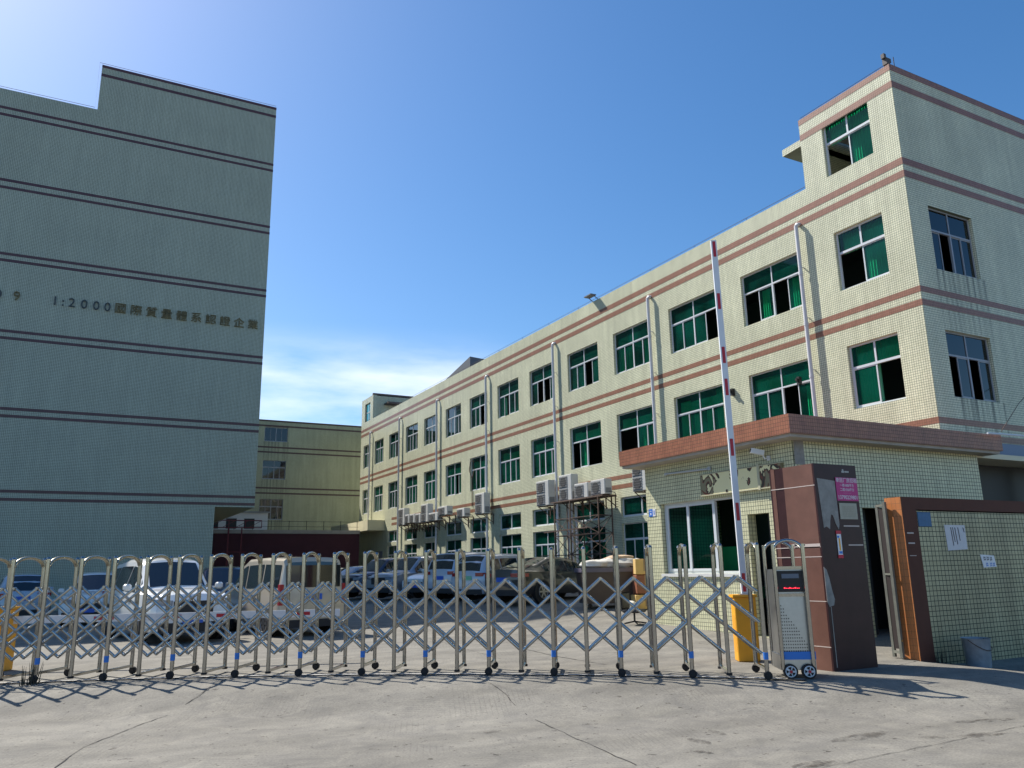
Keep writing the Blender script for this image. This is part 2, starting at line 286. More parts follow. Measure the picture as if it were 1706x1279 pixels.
def skid():
    m = bpy.data.materials.new('skid_mark'); m.use_nodes = True; t = m.node_tree; t.nodes.clear(); l = t.links.new
    tr = N(t, 'ShaderNodeBsdfTransparent'); d = N(t, 'ShaderNodeBsdfDiffuse', inp={'Color': (.06, .05, .045, 1)}); mx = N(t, 'ShaderNodeMixShader'); o = N(t, 'ShaderNodeOutputMaterial')
    c = N(t, 'ShaderNodeTexCoord'); n = N(t, 'ShaderNodeTexNoise', inp={'Scale': 14, 'Detail': 6, 'Roughness': .75}); mp = N(t, 'ShaderNodeMapping', inp={'Rotation': (0, 0, R(-35)), 'Scale': (.35, 2.5, 1)}); l(c.outputs['Object'], mp.inputs[0]); l(mp.outputs[0], n.inputs['Vector'])
    r = N(t, 'ShaderNodeMapRange', inp={'From Min': .47, 'From Max': .62, 'To Max': .75}); l(n.outputs['Fac'], r.inputs['Value']); l(r.outputs[0], mx.inputs[0]); l(tr.outputs[0], mx.inputs[1]); l(d.outputs[0], mx.inputs[2]); l(mx.outputs[0], o.inputs[0]); return m
SK = skid()
for a, c, w in (((1385, 1236), (1480, 1220), .10), ((1530, 1230), (1680, 1222), .10), ((1590, 1204), (1690, 1198), .06), ((1145, 1231), (1185, 1240), .07), ((1180, 1217), (1210, 1225), .05), ((1320, 1279), (1400, 1268), .09), ((795, 1221), (835, 1218), .07), ((1150, 1251), (1190, 1256), .04)):
    p = ghit(*a); q = ghit(*c); b = MB(); d = (Vector(q) - Vector(p)).normalized(); n = Vector((-d.y, d.x)) * w
    zz = gz(*p) + .008
    k = 6
    for j in range(k):
        def P(t, s): wv = math.sin(math.pi * min(1, max(0, t))) ** .5 if 0 < t < 1 else .15; return (p[0] + (q[0] - p[0]) * t + n.x * s * wv, p[1] + (q[1] - p[1]) * t + n.y * s * wv, zz)
        b.face([P(j / k, -1), P((j + 1) / k, -1), P((j + 1) / k, 1), P(j / k, 1)])
    o = b.build('skid_mark', SK, ground); o['kind'] = 'structure'
# pit line of the gate track
b = MB()
for i in range(-6, 24):
    p, q = gate_pt(i), gate_pt(i + 1)
    for off, w, z, m in ((0, .03, .012, 0), (.10, .055, .006, 1)):
        a = GN * (off - w); c = GN * (off + w)
        b.face([(p + a)[:2] + (gz(p.x, p.y) + z,) if 0 else ((p + a).x, (p + a).y, z), ((q + a).x, (q + a).y, z), ((q + c).x, (q + c).y, z), ((p + c).x, (p + c).y, z)], m)
tag(b.build('gate_track', [BLACK, mat('pale_mortar', (.5, .48, .44), .9, noise=.15, nscale=6)]), 'thin black floor rail with a pale strip under the folding steel gate', 'track')
# ------------------------------------------------------------ walls with openings and windows
FX = lambda X: (lambda u, d, z: (X + d, u, z))          # face looking to -X, u runs along Y
GY = lambda Y: (lambda u, d, z: (u, Y + d, z))          # face looking to -Y, u runs along X
def wall(b, T, u0, u1, z0, z1, holes=(), dep=.16, m=0, mr=None):
    us = sorted({u0, u1, *[h[0] for h in holes], *[h[1] for h in holes]}); zs = sorted({z0, z1, *[h[2] for h in holes], *[h[3] for h in holes]})
    us = [u for u in us if u0 <= u <= u1]; zs = [z for z in zs if z0 <= z <= z1]
    for j in range(len(zs) - 1):
        run = None
        for i in range(len(us) - 1):
            cu, cz = (us[i] + us[i + 1]) / 2, (zs[j] + zs[j + 1]) / 2
            solid = not any(h[0] < cu < h[1] and h[2] < cz < h[3] for h in holes)
            if solid and run is None: run = us[i]
            if run is not None and (not solid or i == len(us) - 2):
                e = us[i + 1] if solid else us[i]
                b.face([T(run, 0, zs[j]), T(e, 0, zs[j]), T(e, 0, zs[j + 1]), T(run, 0, zs[j + 1])], m); run = None
    for h in holes:
        a, c, e, g = h[:4]; k = m if mr is None else mr
        b.face([T(a, 0, e), T(a, dep, e), T(a, dep, g), T(a, 0, g)], k); b.face([T(c, 0, e), T(c, dep, e), T(c, dep, g), T(c, 0, g)], k)
        b.face([T(a, 0, e), T(c, 0, e), T(c, dep, e), T(a, dep, e)], k); b.face([T(a, 0, g), T(c, 0, g), T(c, dep, g), T(a, dep, g)], k)
def outward(g, T):      # panes face the open air
    D = Vector(T(0, 1, 0)) - Vector(T(0, 0, 0))
    for i, f in enumerate(g.f):
        a, b_, c = (Vector(g.v[k]) for k in f[:3])
        if (b_ - a).cross(c - b_).dot(D) > 0: g.f[i] = tuple(reversed(f))
def window(par, T, u0, u1, z0, z1, top=.36, tops=2, sash=4, opened=(), curtain=None, fr=WHITEM, gl=GREENG, dep=.10, tw=.05, topg=None):
    """aluminium window: outer frame, transom, mullions; glass; curtain"""
    b = MB(); g = MB(); zt = z1 - (z1 - z0) * top if top else z1
    bx = lambda a, c, e, h, d0=dep, d1=dep + .05: b.box(a, c, d0, d1, e, h, 0, T)
    w = tw * .8
    bx(u0, u1, z0, z0 + w); bx(u0, u1, z1 - w, z1); bx(u0, u0 + w, z0 + w, z1 - w); bx(u1 - w, u1, z0 + w, z1 - w)
    ui, uj, zi = u0 + w, u1 - w, z0 + w
    if top:
        bx(ui, uj, zt - tw / 2, zt + tw / 2, dep - .01, dep + .055)
        n = tops
        for k in range(1, n): c = ui + (uj - ui) * k / n; bx(c - w / 2, c + w / 2, zt + tw / 2, z1 - w)
        for k in range(n):
            a = ui + (uj - ui) * k / n; c = ui + (uj - ui) * (k + 1) / n
            g.face([T(a, dep + .02, zt), T(c, dep + .02, zt), T(c, dep + .02, z1 - w), T(a, dep + .02, z1 - w)])
        zh = zt - tw / 2
    else: zh = z1 - w
    for k in range(sash):
        a = ui + (uj - ui) * k / sash; c = ui + (uj - ui) * (k + 1) / sash
        if k in opened: continue
        d = dep + (.012 if k % 2 else .03)
        s = .028 if sash > 2 else .04
        b.box(a - .012, a + s - .012, d - .01, d + .015, zi, zh, 0, T); b.box(c - s + .012, c + .012, d - .01, d + .015, zi, zh, 0, T)
        b.box(a + s - .012, c - s + .012, d - .01, d + .015, zi, zi + .04, 0, T); b.box(a + s - .012, c - s + .012, d - .01, d + .015, zh - .03, zh, 0, T)
        g.face([T(a, d + .003, zi), T(c, d + .003, zi), T(c, d + .003, zh), T(a, d + .003, zh)])
    if sash in (4,):
        c = (ui + uj) / 2; b.box(c - .03, c + .03, dep - .008, dep + .05, zi, zh, 0, T)
    o = b.build('window', fr, par)
    outward(g, T)
    if g.f: g.build('pane', gl, o)
    if curtain:
        segs = []
        for (a, c, e, h) in curtain:      # curtains hang behind closed sashes only
            sp = 1 - (top or 0)
            if h > sp: segs.append((a, c, max(e, sp), h))
            if e < sp:
                for k in range(sash):
                    a2, c2 = max(a, k / sash), min(c, (k + 1) / sash)
                    if k not in opened and c2 - a2 > .03: segs.append((a2, c2, e, min(h, sp)))
        for (a, c, e, h) in segs:
            q = MB()
            A = u0 + (u1 - u0) * a; B_ = u0 + (u1 - u0) * c; E_ = z0 + (z1 - z0) * e; H_ = z0 + (z1 - z0) * h; n = max(4, int((B_ - A) / .045))
            pr = None
            for k in range(n + 1):
                u = A + (B_ - A) * k / n; d = dep + .17 + (.028 if k % 2 else 0) + random.uniform(0, .012)
                cu = (u, d)
                if pr: q.face([T(pr[0], pr[1], E_), T(cu[0], cu[1], E_), T(cu[0], cu[1], H_), T(pr[0], pr[1], H_)])
                pr = cu
            q.build('curtain', CURT, o)
    return o
# ---- main long building on the right
mb = thing('factory_building', 'long three storey cream tiled factory with rows of green windows on the right', 'building', (XF, YG, 0))
def off(T): return lambda u, d, z: tuple(a - b_ for a, b_ in zip(T(u, d, z), (XF, YG, 0)))
TF = off(FX(XF)); TG = off(GY(YG))
cent = [53.04, 50.30, 47.35, 44.31, 41.33, 38.21, 35.13, 31.97, 28.82, 25.61, 22.37, 19.07, 15.65]
wid = [1.15, 1.8, 1.94, 1.98, 2.0, 2.0, 2.04, 2.09, 2.14, 2.2, 2.22, 2.3, 2.3]
rows = [(5.27, 6.92), (8.42, 10.0)]
H = []; spec = []
for k, (c, w) in enumerate(zip(cent, wid)):
    a, e = fy(c - w / 2), fy(c + w / 2)
    for r, (z0, z1) in enumerate(rows): h = (a, e, fz(z0), fz(z1)); H.append(h); spec.append((k, r, h))
    if k > 0 and k != 1:
        h = (a, e, fz(3.2), fz(3.9)); H.append(h); spec.append((k, 2, h)); h = (a, e, fz(1.55), fz(2.98)); H.append(h); spec.append((k, 3, h))
tw = (fy(11.84), fy(13.31))
for r, (z0, z1) in enumerate(((5.27, 6.92), (8.42, 10.05), (11.6, 13.24))): h = (*tw, fz(z0), fz(z1)); H.append(h); spec.append((13, r + 4, h))
b = MB(); PZ = fz(11.68); TZ = fz(13.78); TY = fy(14.05)
wall(b, TF, YG, YE, 0, PZ, [h for h in H if h[3] < PZ]); wall(b, TF, YG, TY, PZ, TZ, [h for h in H if h[3] > PZ])
gw = [(17.75 * KF, 19.5 * KF, fz(8.40), fz(10.07)), (17.72 * KF, 19.48 * KF, fz(5.22), fz(6.86))]
wall(b, TG, XF, 42, 0, TZ, gw)
o_ = off(lambda x, y, z: (x, y, z))
wl = b.build('wall', TILE, mb)
b = MB()
b.face([o_(XF, TY, PZ), o_(XF + 9, TY, PZ), o_(XF + 9, TY, TZ), o_(XF, TY, TZ)])          # back of the stair tower
b.face([o_(XF + 14, YG, TZ - .3), o_(XF + 14, TY, TZ - .3), o_(XF + 14, TY, PZ), o_(XF + 14, YG, PZ)])
b.face([o_(XF, YE, 0), o_(42, YE, 0), o_(42, YE, PZ), o_(XF, YE, PZ)]); b.face([o_(42, YG, 0), o_(42, YE, 0), o_(42, YE, PZ), o_(42, YG, PZ)])
b.build('rear_wall', TILE, mb)
b = MB(); b.box(.26, 23, .26, YE - YG - .1, PZ - .62, PZ - .5); b.box(.26, 13.9, .26, TY - YG - .1, TZ - .35, TZ - .25)
b.box(0.003, .25, TY - YG, YE - YG - .02, PZ - .25, PZ - .003)
b.build('roof', ROOF, mb)
b = MB()          # inside: floor slabs and a dark back wall
for z in (fz(4.4), fz(7.6), fz(10.75)): b.box(.28, 22.9, .28, YE - YG - .3, z, z + .14)
b.box(4.3, 4.4, 3.0, YE - YG - .4, 0, PZ - .7); b.box(4.3, 22.8, 3.6, 3.7, 0, TZ - .5)
b.build('interior', mat('room_paint', (.10, .11, .11), .9), mb)
# brown tile bands
b = MB()
def band(z0, z1, u0, u1, T): b.box(u0, u1, -.006, .0, z0, z1, 0, T)
for za, zb_ in ((11.02, 11.20), (10.68, 10.86), (7.71, 7.86), (7.38, 7.53), (4.55, 4.70), (4.22, 4.37)):
    lo = YG - .006
    band(fz(za), fz(zb_), lo, YE if za > 7 else fy(47.6), TF); band(fz(za), fz(zb_), XF, 42, TG)
for za, zb_ in ((13.62, 13.79), (13.14, 13.32)):
    band(fz(za), fz(zb_), YG - .006, TY, TF); band(fz(za), fz(zb_), XF, 42, TG)
b.build('tile_band', TILEB, mb)
cur = random.Random(3)
for (k, r, h) in spec:
    if r in (0, 1):
        op = {(12, 1): (1, 3), (12, 0): (1,), (11, 1): (0,), (10, 1): (), (9, 0): (0, 1, 3), (9, 1): (1,), (8, 1): (1, 2), (8, 0): (), (10, 0): (2, 3), (7, 1): (2,), (2, 1): (1, 2), (1, 0): (2,), (6, 1): (1,), (7, 0): (), (11, 0): ()}.get((k, r), (1,) if cur.random() < .2 else ())
        if r == 0: cc = [(.02, .24, .02, .98), (.30, .46, .0, .62), (.56, .72, 0, .62), (.76, .98, .02, .9)] if k not in (12,) else [(0, .2, 0, .95), (.5, 1, .66, .92)]
        else: cc = [(.05, .3, 0, .64), (.62, .95, 0, .62)] if cur.random() < .75 else []
        if r == 0: cc.append((.02, .98, .66, .86))
        window(mb, TF, *h, opened=op, curtain=cc, sash=2 if k == 0 else 4, tops=2, gl=SKYG if (k in (3, 4, 5) and r == 1) else GREENG)
    elif r == 2: window(mb, TF, *h, top=0, sash=2)
    elif r == 3: window(mb, TF, *h, top=.38, opened=(1,) if k in (12, 9) else (), curtain=[(.1, .3, 0, .6), (.7, .9, 0, .55)] if k % 2 else [(.3, .5, 0, .6)])
    else: window(mb, TF, *h, sash=2, tops=2, opened={4: (0,), 5: (1,), 6: (1,)}[r], curtain=[(0, .97, 0, .99)], tw=.07)
for j, h in enumerate(gw): window(mb, TG, *h, fr=GREYM, gl=GREYG, opened=(1,) if j == 0 else (0, 2), tops=2)
# parapet lightning wire, tower canopy, far roof room
b = MB(); PR = []
def wire(pts):
    for p, q in zip(pts, pts[1:]): b.tube([o_(*p), o_(*q)], .009, 4)
wire([(XF + .1, TY, PZ + .14), (XF + .1, YE, PZ + .14)]); wire([(XF + .1, TY, TZ + .13), (XF + .1, YG + .1, TZ + .13), (42, YG + .1, TZ + .13)])
for k in range(18): y = TY + (YE - TY) * k / 17; wire([(XF + .1, y, PZ - .1), (XF + .1, y, PZ + .14)])
for k in range(6): x = XF + k * 3.2 + .1; wire([(x, YG + .1, TZ - .1), (x, YG + .1, TZ + .13)])
b.build('lightning_wire', RUST, mb)
b = MB(); b.box(0, 3.2, TY - YG, TY - YG + .75, fz(13.0), fz(13.2)); b.build('canopy', TILE, mb)
b = MB(); y0, y1, z1 = fy(51.75) - YG, YE - YG, fz(13.35)
hw = (fy(52.35), fy(53.5), fz(11.2), fz(12.95))
wall(b, TF, fy(51.75), YE, PZ, z1, [hw]); T2 = off(GY(fy(51.75))); wall(b, T2, XF, XF + 9, PZ - .4, z1, [(XF + 3.2, XF + 5, PZ - .3, PZ + .85)])
b.box(.3, 9, y0, y1 + .0, z1 - .05, z1 + .12)
rr = b.build('rooftop_room', TILE, mb)
b = MB(); b.box(0.0, 9, y0 - .005, y0 + .2, z1, z1 + .14); b.box(.9, 5.2, y0 - .9, y0, z1 - .75, z1 - .62); b.build('roof_edge', mat('dark_trim', (.12, .09, .085), .7), rr)
window(rr, TF, *hw, sash=2, gl=SKYG)
b = MB(); b.box(.3, 9, y0 + .4, y0 + .5, PZ - .4, z1 - .1); b.build('inner_wall', DARK, rr)
# door canopy at the far end
b = MB(); cy = fy(48.9); x0 = 17.75
b.box(x0, XF - .004, cy, fy(57.2), fz(3.98), fz(4.62)); tag(b.build('entrance_canopy', CREAM), 'boxy cream concrete canopy over the far entrance of the long factory', 'canopy')
b = MB(); b.box(x0 + .08, x0 + .4, cy + 3.2, cy + 3.5, .4, fz(3.97)); b.box(x0 + .08, x0 + .4, fy(56), fy(56) + .3, .4, fz(3.97)); tag(b.build('canopy_column', CREAM), 'pair of square cream columns under the far entrance canopy', 'column')
b = MB(); TD = off(FX(XF - .02))
b.box(-.03, .02, fy(49.2) - YG, fy(50.3) - YG, .4, fz(2.7)); b.build('door', mat('grey_door', (.2, .2, .24), .5), mb)
# ---- drain pipes
for k, y in enumerate((51.82, 46.11, 40.16, 33.99, 27.62, 21.11, 14.39)):
    Y = fy(y); X = XF - .16; zt = fz(10.72); b = MB(); zb_ = .42 if k else fz(4.0)
    b.tube([(0, 0, zb_), (0, 0, zt - .06), (.04, 0, zt), (.17, 0, zt + .03)], .062, 10)
    for q in range(1, 7): z = zb_ + (zt - zb_) * q / 7; b.cyl((0, 0, z), 'z', .074, .09, 10); b.box(.02, .16, -.01, .01, z + .2, z + .23)
    lab = ['white drain pipe at the far end of the factory facade, ending on the canopy', 'white drain pipe second from the far end of the factory facade', 'white drain pipe third from the far end of the factory facade', 'white drain pipe beside the lone double fan unit, fourth from far end',
           'white drain pipe above the steel scaffold on the factory facade', 'white drain pipe just left of the raised barrier arm', 'white drain pipe nearest to the stair tower, above the guardhouse'][k]
    tag(b.build('drain_pipe', PIPE, loc=(X, Y, 0), smooth=40), lab, 'drain pipe', 'drain pipes on the long factory facade')
# small wall lamps + cable loops
for y, z, lab in ((17.45, 6.55, 'small black wall fitting right of the raised barrier arm'), (14.9, 6.35, 'small black wall fitting beside the near drain pipe')):
    b = MB(); b.box(-.12, 0, -.05, .05, -.12, .12); b.box(-.2, -.12, -.03, .03, -.02, .06); tag(b.build('wall_fitting', BLACK, loc=(XF, fy(y), fz(z))), lab, 'wall fitting')
b = MB(); y = fy(33.7) + 2.4; b.tube([(XF - .04, y, fz(4.5)), (XF - .04, y, fz(5.9)), (XF - .04, y + .35, fz(6.3)), (XF - .04, y + .2, fz(6.75)), (XF - .04, y - .2, fz(6.75)), (XF - .04, y - .3, fz(6.3)), (XF - .04, y, fz(5.9))], .022, 5)
tag(b.build('looped_cable', RUST), 'thin cable with a loop at its top hanging on the factory facade', 'cable')
# roof floodlight and antenna
b = MB(); X, Y, Z = XF, fy(24.6), PZ
b.box(-.36, -.06, -.26, .26, .17, .22); b.tube([(.15, -.2, -.02), (-.15, -.2, .17)], .018, 6); b.tube([(.15, .2, -.02), (-.15, .2, .17)], .018, 6)
tag(b.build('floodlight', mat('lamp_grey', (.12, .13, .15), .5), loc=(X, Y, Z)), 'small flat floodlight leaning out over the factory parapet', 'floodlight')
b = MB(); b.tube([(0, 0, 0), (0, 0, .45)], .02, 6); b.box(-.07, .07, -.07, .07, .1, .3); b.box(-.14, -.05, -.05, .05, .28, .42); b.box(.06, .16, -.05, .05, .2, .32); b.tube([(.28, -.05, 0), (.28, -.05, .42)], .012, 5)
tag(b.build('roof_antenna', mat('weathered_grey', (.09, .08, .08), .7), loc=(XF + .12, YG + .15, TZ)), 'small dark antenna cluster on the top corner of the stair tower', 'antenna')
b = MB(); b.loft([[(0, 0, 0), (6, 0, 0), (6, 0, 1.1), (0, 0, 1.5)], [(0, 5.5, 0), (6, 5.5, 0), (6, 5.5, .35), (0, 5.5, .55)]])
tag(b.build('rooftop_shed', mat('dark_sheet', (.10, .115, .14), .6), loc=(XF + .6, fy(37.2), PZ - .5)), 'dark sloping sheet roof showing above the factory parapet', 'rooftop shed')
# ---- air conditioners
def ac(y0, y1, z0, z1, double, lab, xf=XF - .28):
    d = .36; w = y1 - y0; h = z1 - z0
    t = thing('outdoor_ac_unit', lab, 'air conditioner', (xf - d, (y0 + y1) / 2, z0), 0, 'outdoor air conditioners on the factory wall')
    b = MB(); b.bbox(0, d, -w / 2, w / 2, 0.04, h, .015); b.build('casing', ACW, t)
    g = MB(); n = 2 if double else 1
    for k in range(n):
        c0 = .07 + (h - .1) * k / n; c1 = .03 + (h - .1) * (k + 1) / n; yl, yr = -w / 2 + w * .30, w / 2 - .04
        g.box(-.012, .0, yl, yr, c0, c1); cyc = (yl + yr) / 2; czc = (c0 + c1) / 2; g.cyl((-.016, cyc, czc), 'x', min(yr - yl, c1 - c0) * .44, .02, 18, 1)
        for q in range(5): g.box(-.03, -.012, yl, yr, c0 + (c1 - c0) * (q + .5) / 5 - .004, c0 + (c1 - c0) * (q + .5) / 5 + .004)
    g.build('fan_grille', [ACG, mat('fan_dark', (.09, .09, .095), .7)] if 0 else [ACG, DARK], t)
    g = MB(); g.box(.05, d - .05, -w / 2 - .006, -w / 2, .1, min(h * .45, .4)); g.tube([(d * .6, -w / 2 - .03, .15), (d + .1, -w / 2 - .04, .1), (d + .26, -w / 2 + .1, -.05)], .018, 6); g.build('service_cover', ACG, t)
    g = MB()
    for s in (-1, 1):
        y = s * w * .33; g.box(-.02, d + .28, y - .02, y + .02, 0, .04); g.bar((0, y, 0), (d + .27, y, -.42), .03, .03); g.box(d + .24, d + .275, y - .02, y + .02, -.5, 0)
    g.build('bracket', RUST, t)
acs = [(44.86, 43.85, 4.01, 5.01, 1, 'tall two fan unit at the far left end of the row'), (43.75, 43.12, 4.08, 4.6, 0, 'small unit right of the far tall unit'), (43.0, 42.25, 4.05, 4.58, 0, 'small unit third from the far end'),
       (42.14, 41.4, 4.0, 4.55, 0, 'small unit fourth from the far end'), (41.3, 40.3, 3.99, 4.99, 1, 'tall two fan unit fifth from the far end'), (40.2, 38.97, 3.99, 4.45, 0, 'wide low unit left of the third drain pipe'),
       (38.88, 37.7, 4.2, 4.68, 0, 'unit just right of the third drain pipe, set a little higher'), (36.5, 35.6, 3.97, 4.42, 0, 'lone small unit under the looped cable'), (34.41, 33.4, 3.97, 4.97, 1, 'tall two fan unit left of the fourth drain pipe'),
       (28.53, 27.55, 3.91, 4.95, 1, 'tall two fan unit hanging left of the scaffold'), (26.5, 25.6, 3.95, 4.97, 1, 'tall two fan unit standing on the scaffold platform'), (25.4, 24.5, 3.96, 4.54, 0, 'low unit in the middle of the scaffold platform'),
       (24.3, 23.4, 3.98, 4.56, 0, 'low unit on the near end of the scaffold platform'), (21.97, 21.2, 3.92, 4.95, 1, 'tall two fan unit beside the guardhouse roof')]
for y1, y0, z0, z1, dbl, lab in acs: ac(y0 * KF, y1 * KF, fz(z0), fz(z1), dbl, lab, XF - (.28 if not (23 < y0 < 27) else .45))
# ---- scaffold
t = thing('steel_scaffold', 'rusty steel frame scaffold against the factory carrying air conditioners', 'scaffold', (XF, 0, 0))
b = MB(); Y0, Y1 = fy(23.6), fy(26.6); zt = fz(3.93)
b.box(-1.0, -.3, Y0 - .3, Y1 + .3, zt, zt + .05); b.build('platform', RUST, t)
b = MB()
for x in (-1.0, -.35):
    for y in (Y0, Y0 + (Y1 - Y0) * .62, Y1): b.bar((x, y, .42), (x, y, zt), .045, .045)
for x in (-1.0, -.35):
    for z in (1.3, 2.0, 2.8, 3.5): b.bar((x, Y0, z), (x, Y1, z), .03, .03)
    for a, c in ((.42, 1.3), (1.3, 2.0), (2.0, 2.8), (2.8, 3.5)):
        m_ = Y0 + (Y1 - Y0) * .62
        b.bar((x, Y0, a), (x, m_, c), .022, .022); b.bar((x, m_, a), (x, Y0, c), .022, .022); b.bar((x, m_, a), (x, Y1, c), .022, .022)
for y in (Y0, Y0 + (Y1 - Y0) * .62, Y1):
    for z in (1.3, 2.0, 2.8, 3.5): b.bar((-1, y, z), (-.35, y, z), .03, .03)
    for a, c in ((.42, 1.3), (1.3, 2.0), (2.0, 2.8), (2.8, 3.5)): b.bar((-1, y, a), (-.35, y, c), .02, .02)
for k in range(5): b.bar((-.35, Y0 - .25, zt - .1 - k * .1), (-.2, Y0 - .25, zt - .1 - k * .1), .02, .02)
b.bar((-1.0, Y1 + .9, 3.0), (-1.0, Y0 + .8, 3.05), .05, .05); b.bar((-.9, Y1 + 1.5, fz(1.95)), (-.9, Y0, fz(1.95)), .035, .035)
b.build('frame', RUST, t)
for dy in (0, .28, .5):
    b = MB(); b.tube([(XF - .2 - dy * .2, fy(26.15) + dy, .42), (XF - .2 - dy * .2, fy(26.15) + dy, fz(3.9))], .05, 8)
    tag(b.build('refrigerant_duct', PIPE), {0: 'pale vertical duct right of its two neighbours behind the scaffold', .28: 'middle one of three pale vertical ducts behind the scaffold', .5: 'leftmost of three pale vertical ducts behind the scaffold'}[dy], 'duct', 'pale vertical ducts behind the scaffold')
# ------------------------------------------------------------ tall left building
YL = 42.0; XR = 6.95 * KL; XT = -1.08 * KL; XREC = 5.23 * KL
lb = thing('tall_building', 'tall windowless tiled building with dark double stripes on the left', 'building', (XR, YL, 0))
ol = lambda x, y, z: (x - XR, y - YL, z)
TL = lambda u, d, z: ol(u, YL + d, z)
ZT, ZL, ZO = lz(24.9), lz(22.55), lz(4.42)
b = MB()
wall(b, TL, -30, XT, 0, ZL); wall(b, TL, XT, XREC, 0, ZT); wall(b, TL, XREC, XR, ZO, ZT)
dp = 26
b.face([ol(XR, YL, ZO), ol(XR, YL + dp, ZO), ol(XR, YL + dp, ZT), ol(XR, YL, ZT)]); b.face([ol(XREC, YL, 0), ol(XREC, YL + dp, 0), ol(XREC, YL + dp, ZO), ol(XREC, YL, ZO)])
b.face([ol(XREC, YL, ZO), ol(XR, YL, ZO), ol(XR, YL + dp, ZO), ol(XREC, YL + dp, ZO)], 1); b.face([ol(XT, YL, ZL), ol(XT, YL + 6, ZL), ol(XT, YL + 6, ZT), ol(XT, YL, ZT)])
b.face([ol(-30, YL + dp, 0), ol(XR, YL + dp, 0), ol(XR, YL + dp, ZL), ol(-30, YL + dp, ZL)]); b.face([ol(-30, YL, 0), ol(-30, YL + dp, 0), ol(-30, YL + dp, ZL), ol(-30, YL, ZL)])
b.build('wall', [TILEL, CREAM], lb)
b = MB(); b.face([ol(XT, YL, ZT), ol(XR, YL, ZT), ol(XR, YL + 6, ZT), ol(XT, YL + 6, ZT)]); b.face([ol(XT, YL + 6, ZT), ol(XR, YL + 6, ZT), ol(XR, YL + 6, ZL), ol(XT, YL + 6, ZL)])
b.face([ol(-30, YL, ZL), ol(XR, YL + 0.3, ZL), ol(XR, YL + dp, ZL), ol(-30, YL + dp, ZL)]); b.build('roof', ROOF, lb)
DSTR = tile('tile_dark_stripe', (.115, .05, .055), (.10, .045, .05), (.04, .03, .035), .0705, .0705, .005)
b = MB()
for z0, z1 in ((21.26, 21.72), (17.86, 18.32), (14.57, 14.98), (11.17, 11.60), (7.89, 8.32), (4.50, 4.95)):
    t_ = .125
    for a in (z1 - t_, z0): b.box(-30, XR + .006, -.006, 0, lz(a), lz(a + t_), 0, lambda x, y, z: ol(x, YL + y, z)); b.box(XR, XR + .006, 0, dp, lz(a), lz(a + t_), 0, lambda x, y, z: ol(x, YL + y, z))
for a in (24.76, 24.30): b.box(XT, XR + .006, -.006, 0, lz(a), lz(a + .14), 0, lambda x, y, z: ol(x, YL + y, z))
b.build('dark_stripe', DSTR, lb)
b = MB(); b.tube([ol(-30, YL + .1, ZL + .15), ol(XT - .12, YL + .1, ZL + .15), ol(XT - .12, YL + .1, ZT + .15), ol(XR, YL + .1, ZT + .15)], .012, 4); b.build('lightning_wire', RUST, lb)
# wall lettering
def text_mesh(name, s, size, mat_, parent, M, ext=.02, center=True):
    cu = bpy.data.curves.new(name, 'FONT'); cu.body = s; cu.size = size; cu.extrude = ext
    if center: cu.align_x = 'CENTER'; cu.align_y = 'CENTER'
    tmp = bpy.data.objects.new('tmp', cu); S.collection.objects.link(tmp)
    dg = bpy.context.evaluated_depsgraph_get(); me = bpy.data.meshes.new_from_object(tmp.evaluated_get(dg))
    bpy.data.objects.remove(tmp); me.name = name; me.materials.clear(); me.materials.append(mat_)
    o = bpy.data.objects.new(name, me); S.collection.objects.link(o); o.parent = parent; o.matrix_local = M; return o
FACE_Y = Matrix.Rotation(R(90), 4, 'X')                                     # text readable from -Y
FACE_X = Matrix.Rotation(R(-90), 4, 'Z') @ Matrix.Rotation(R(90), 4, 'X')   # text readable from -X
GOLD = mat('gold_letter', (.17, .14, .06), .5, noise=.5, nscale=3); GREYL = mat('letter_side', (.06, .075, .08), .6)
x9 = -3.28 * KL; zc = lz(13.08)
chars = [('0', -3.95), ('9', -3.28), ('1', -1.86), (':', -1.56), ('2', -1.22), ('0', -.75), ('0', -.28), ('0', .16)] + [(c, .68 + i * .636) for i, c in enumerate('國際質量體系認證企業')]
for c, x in chars: text_mesh('letter', c, .62 if c.isascii() else .56, GREYL if (c.isascii() and c != '9') else GOLD, lb, Matrix.Translation(ol(x * KL, YL - .05, zc)) @ FACE_Y, .03)
# ------------------------------------------------------------ back building and sheds
YB = 67.0; KB = 67 / 60; bz = lambda z: 1.5 + (z - 1.5) * KB
bb = thing('back_building', 'shaded beige tiled building closing the far end of the yard', 'building', (11, YB, 0)); ob = lambda x, y, z: (x - 11, y - YB, z)
TB = lambda u, d, z: ob(u, YB + d, z); b = MB(); hb = [(a * KB, c * KB, bz(e), bz(g)) for a, c, e, g in [(11.42, 13.12, 11.0, 12.1), (11.4, 13.08, 8.2, 9.6), (11.3, 13.0, 5.25, 6.75)]]; ZB = bz(12.62); XB = 18.95 * KB
wall(b, TB, -2, XB, 0, ZB, hb); b.face([ob(-2, YB + 14, 0), ob(XB, YB + 14, 0), ob(XB, YB + 14, ZB), ob(-2, YB + 14, ZB)])
b.face([ob(-2, YB, 0), ob(-2, YB + 14, 0), ob(-2, YB + 14, ZB), ob(-2, YB, ZB)]); b.face([ob(XB, YB, 0), ob(XB, YB + 14, 0), ob(XB, YB + 14, ZB), ob(XB, YB, ZB)])
b.build('wall', TILEK, bb); b = MB(); b.box(-13, XB - 11, .02, 14, ZB - .25, ZB - .1); b.build('roof', ROOF, bb)
b = MB(); b.box(-12.8, 8, 1.2, 1.3, .1, ZB - .4); b.build('interior', DARK, bb)
b = MB()
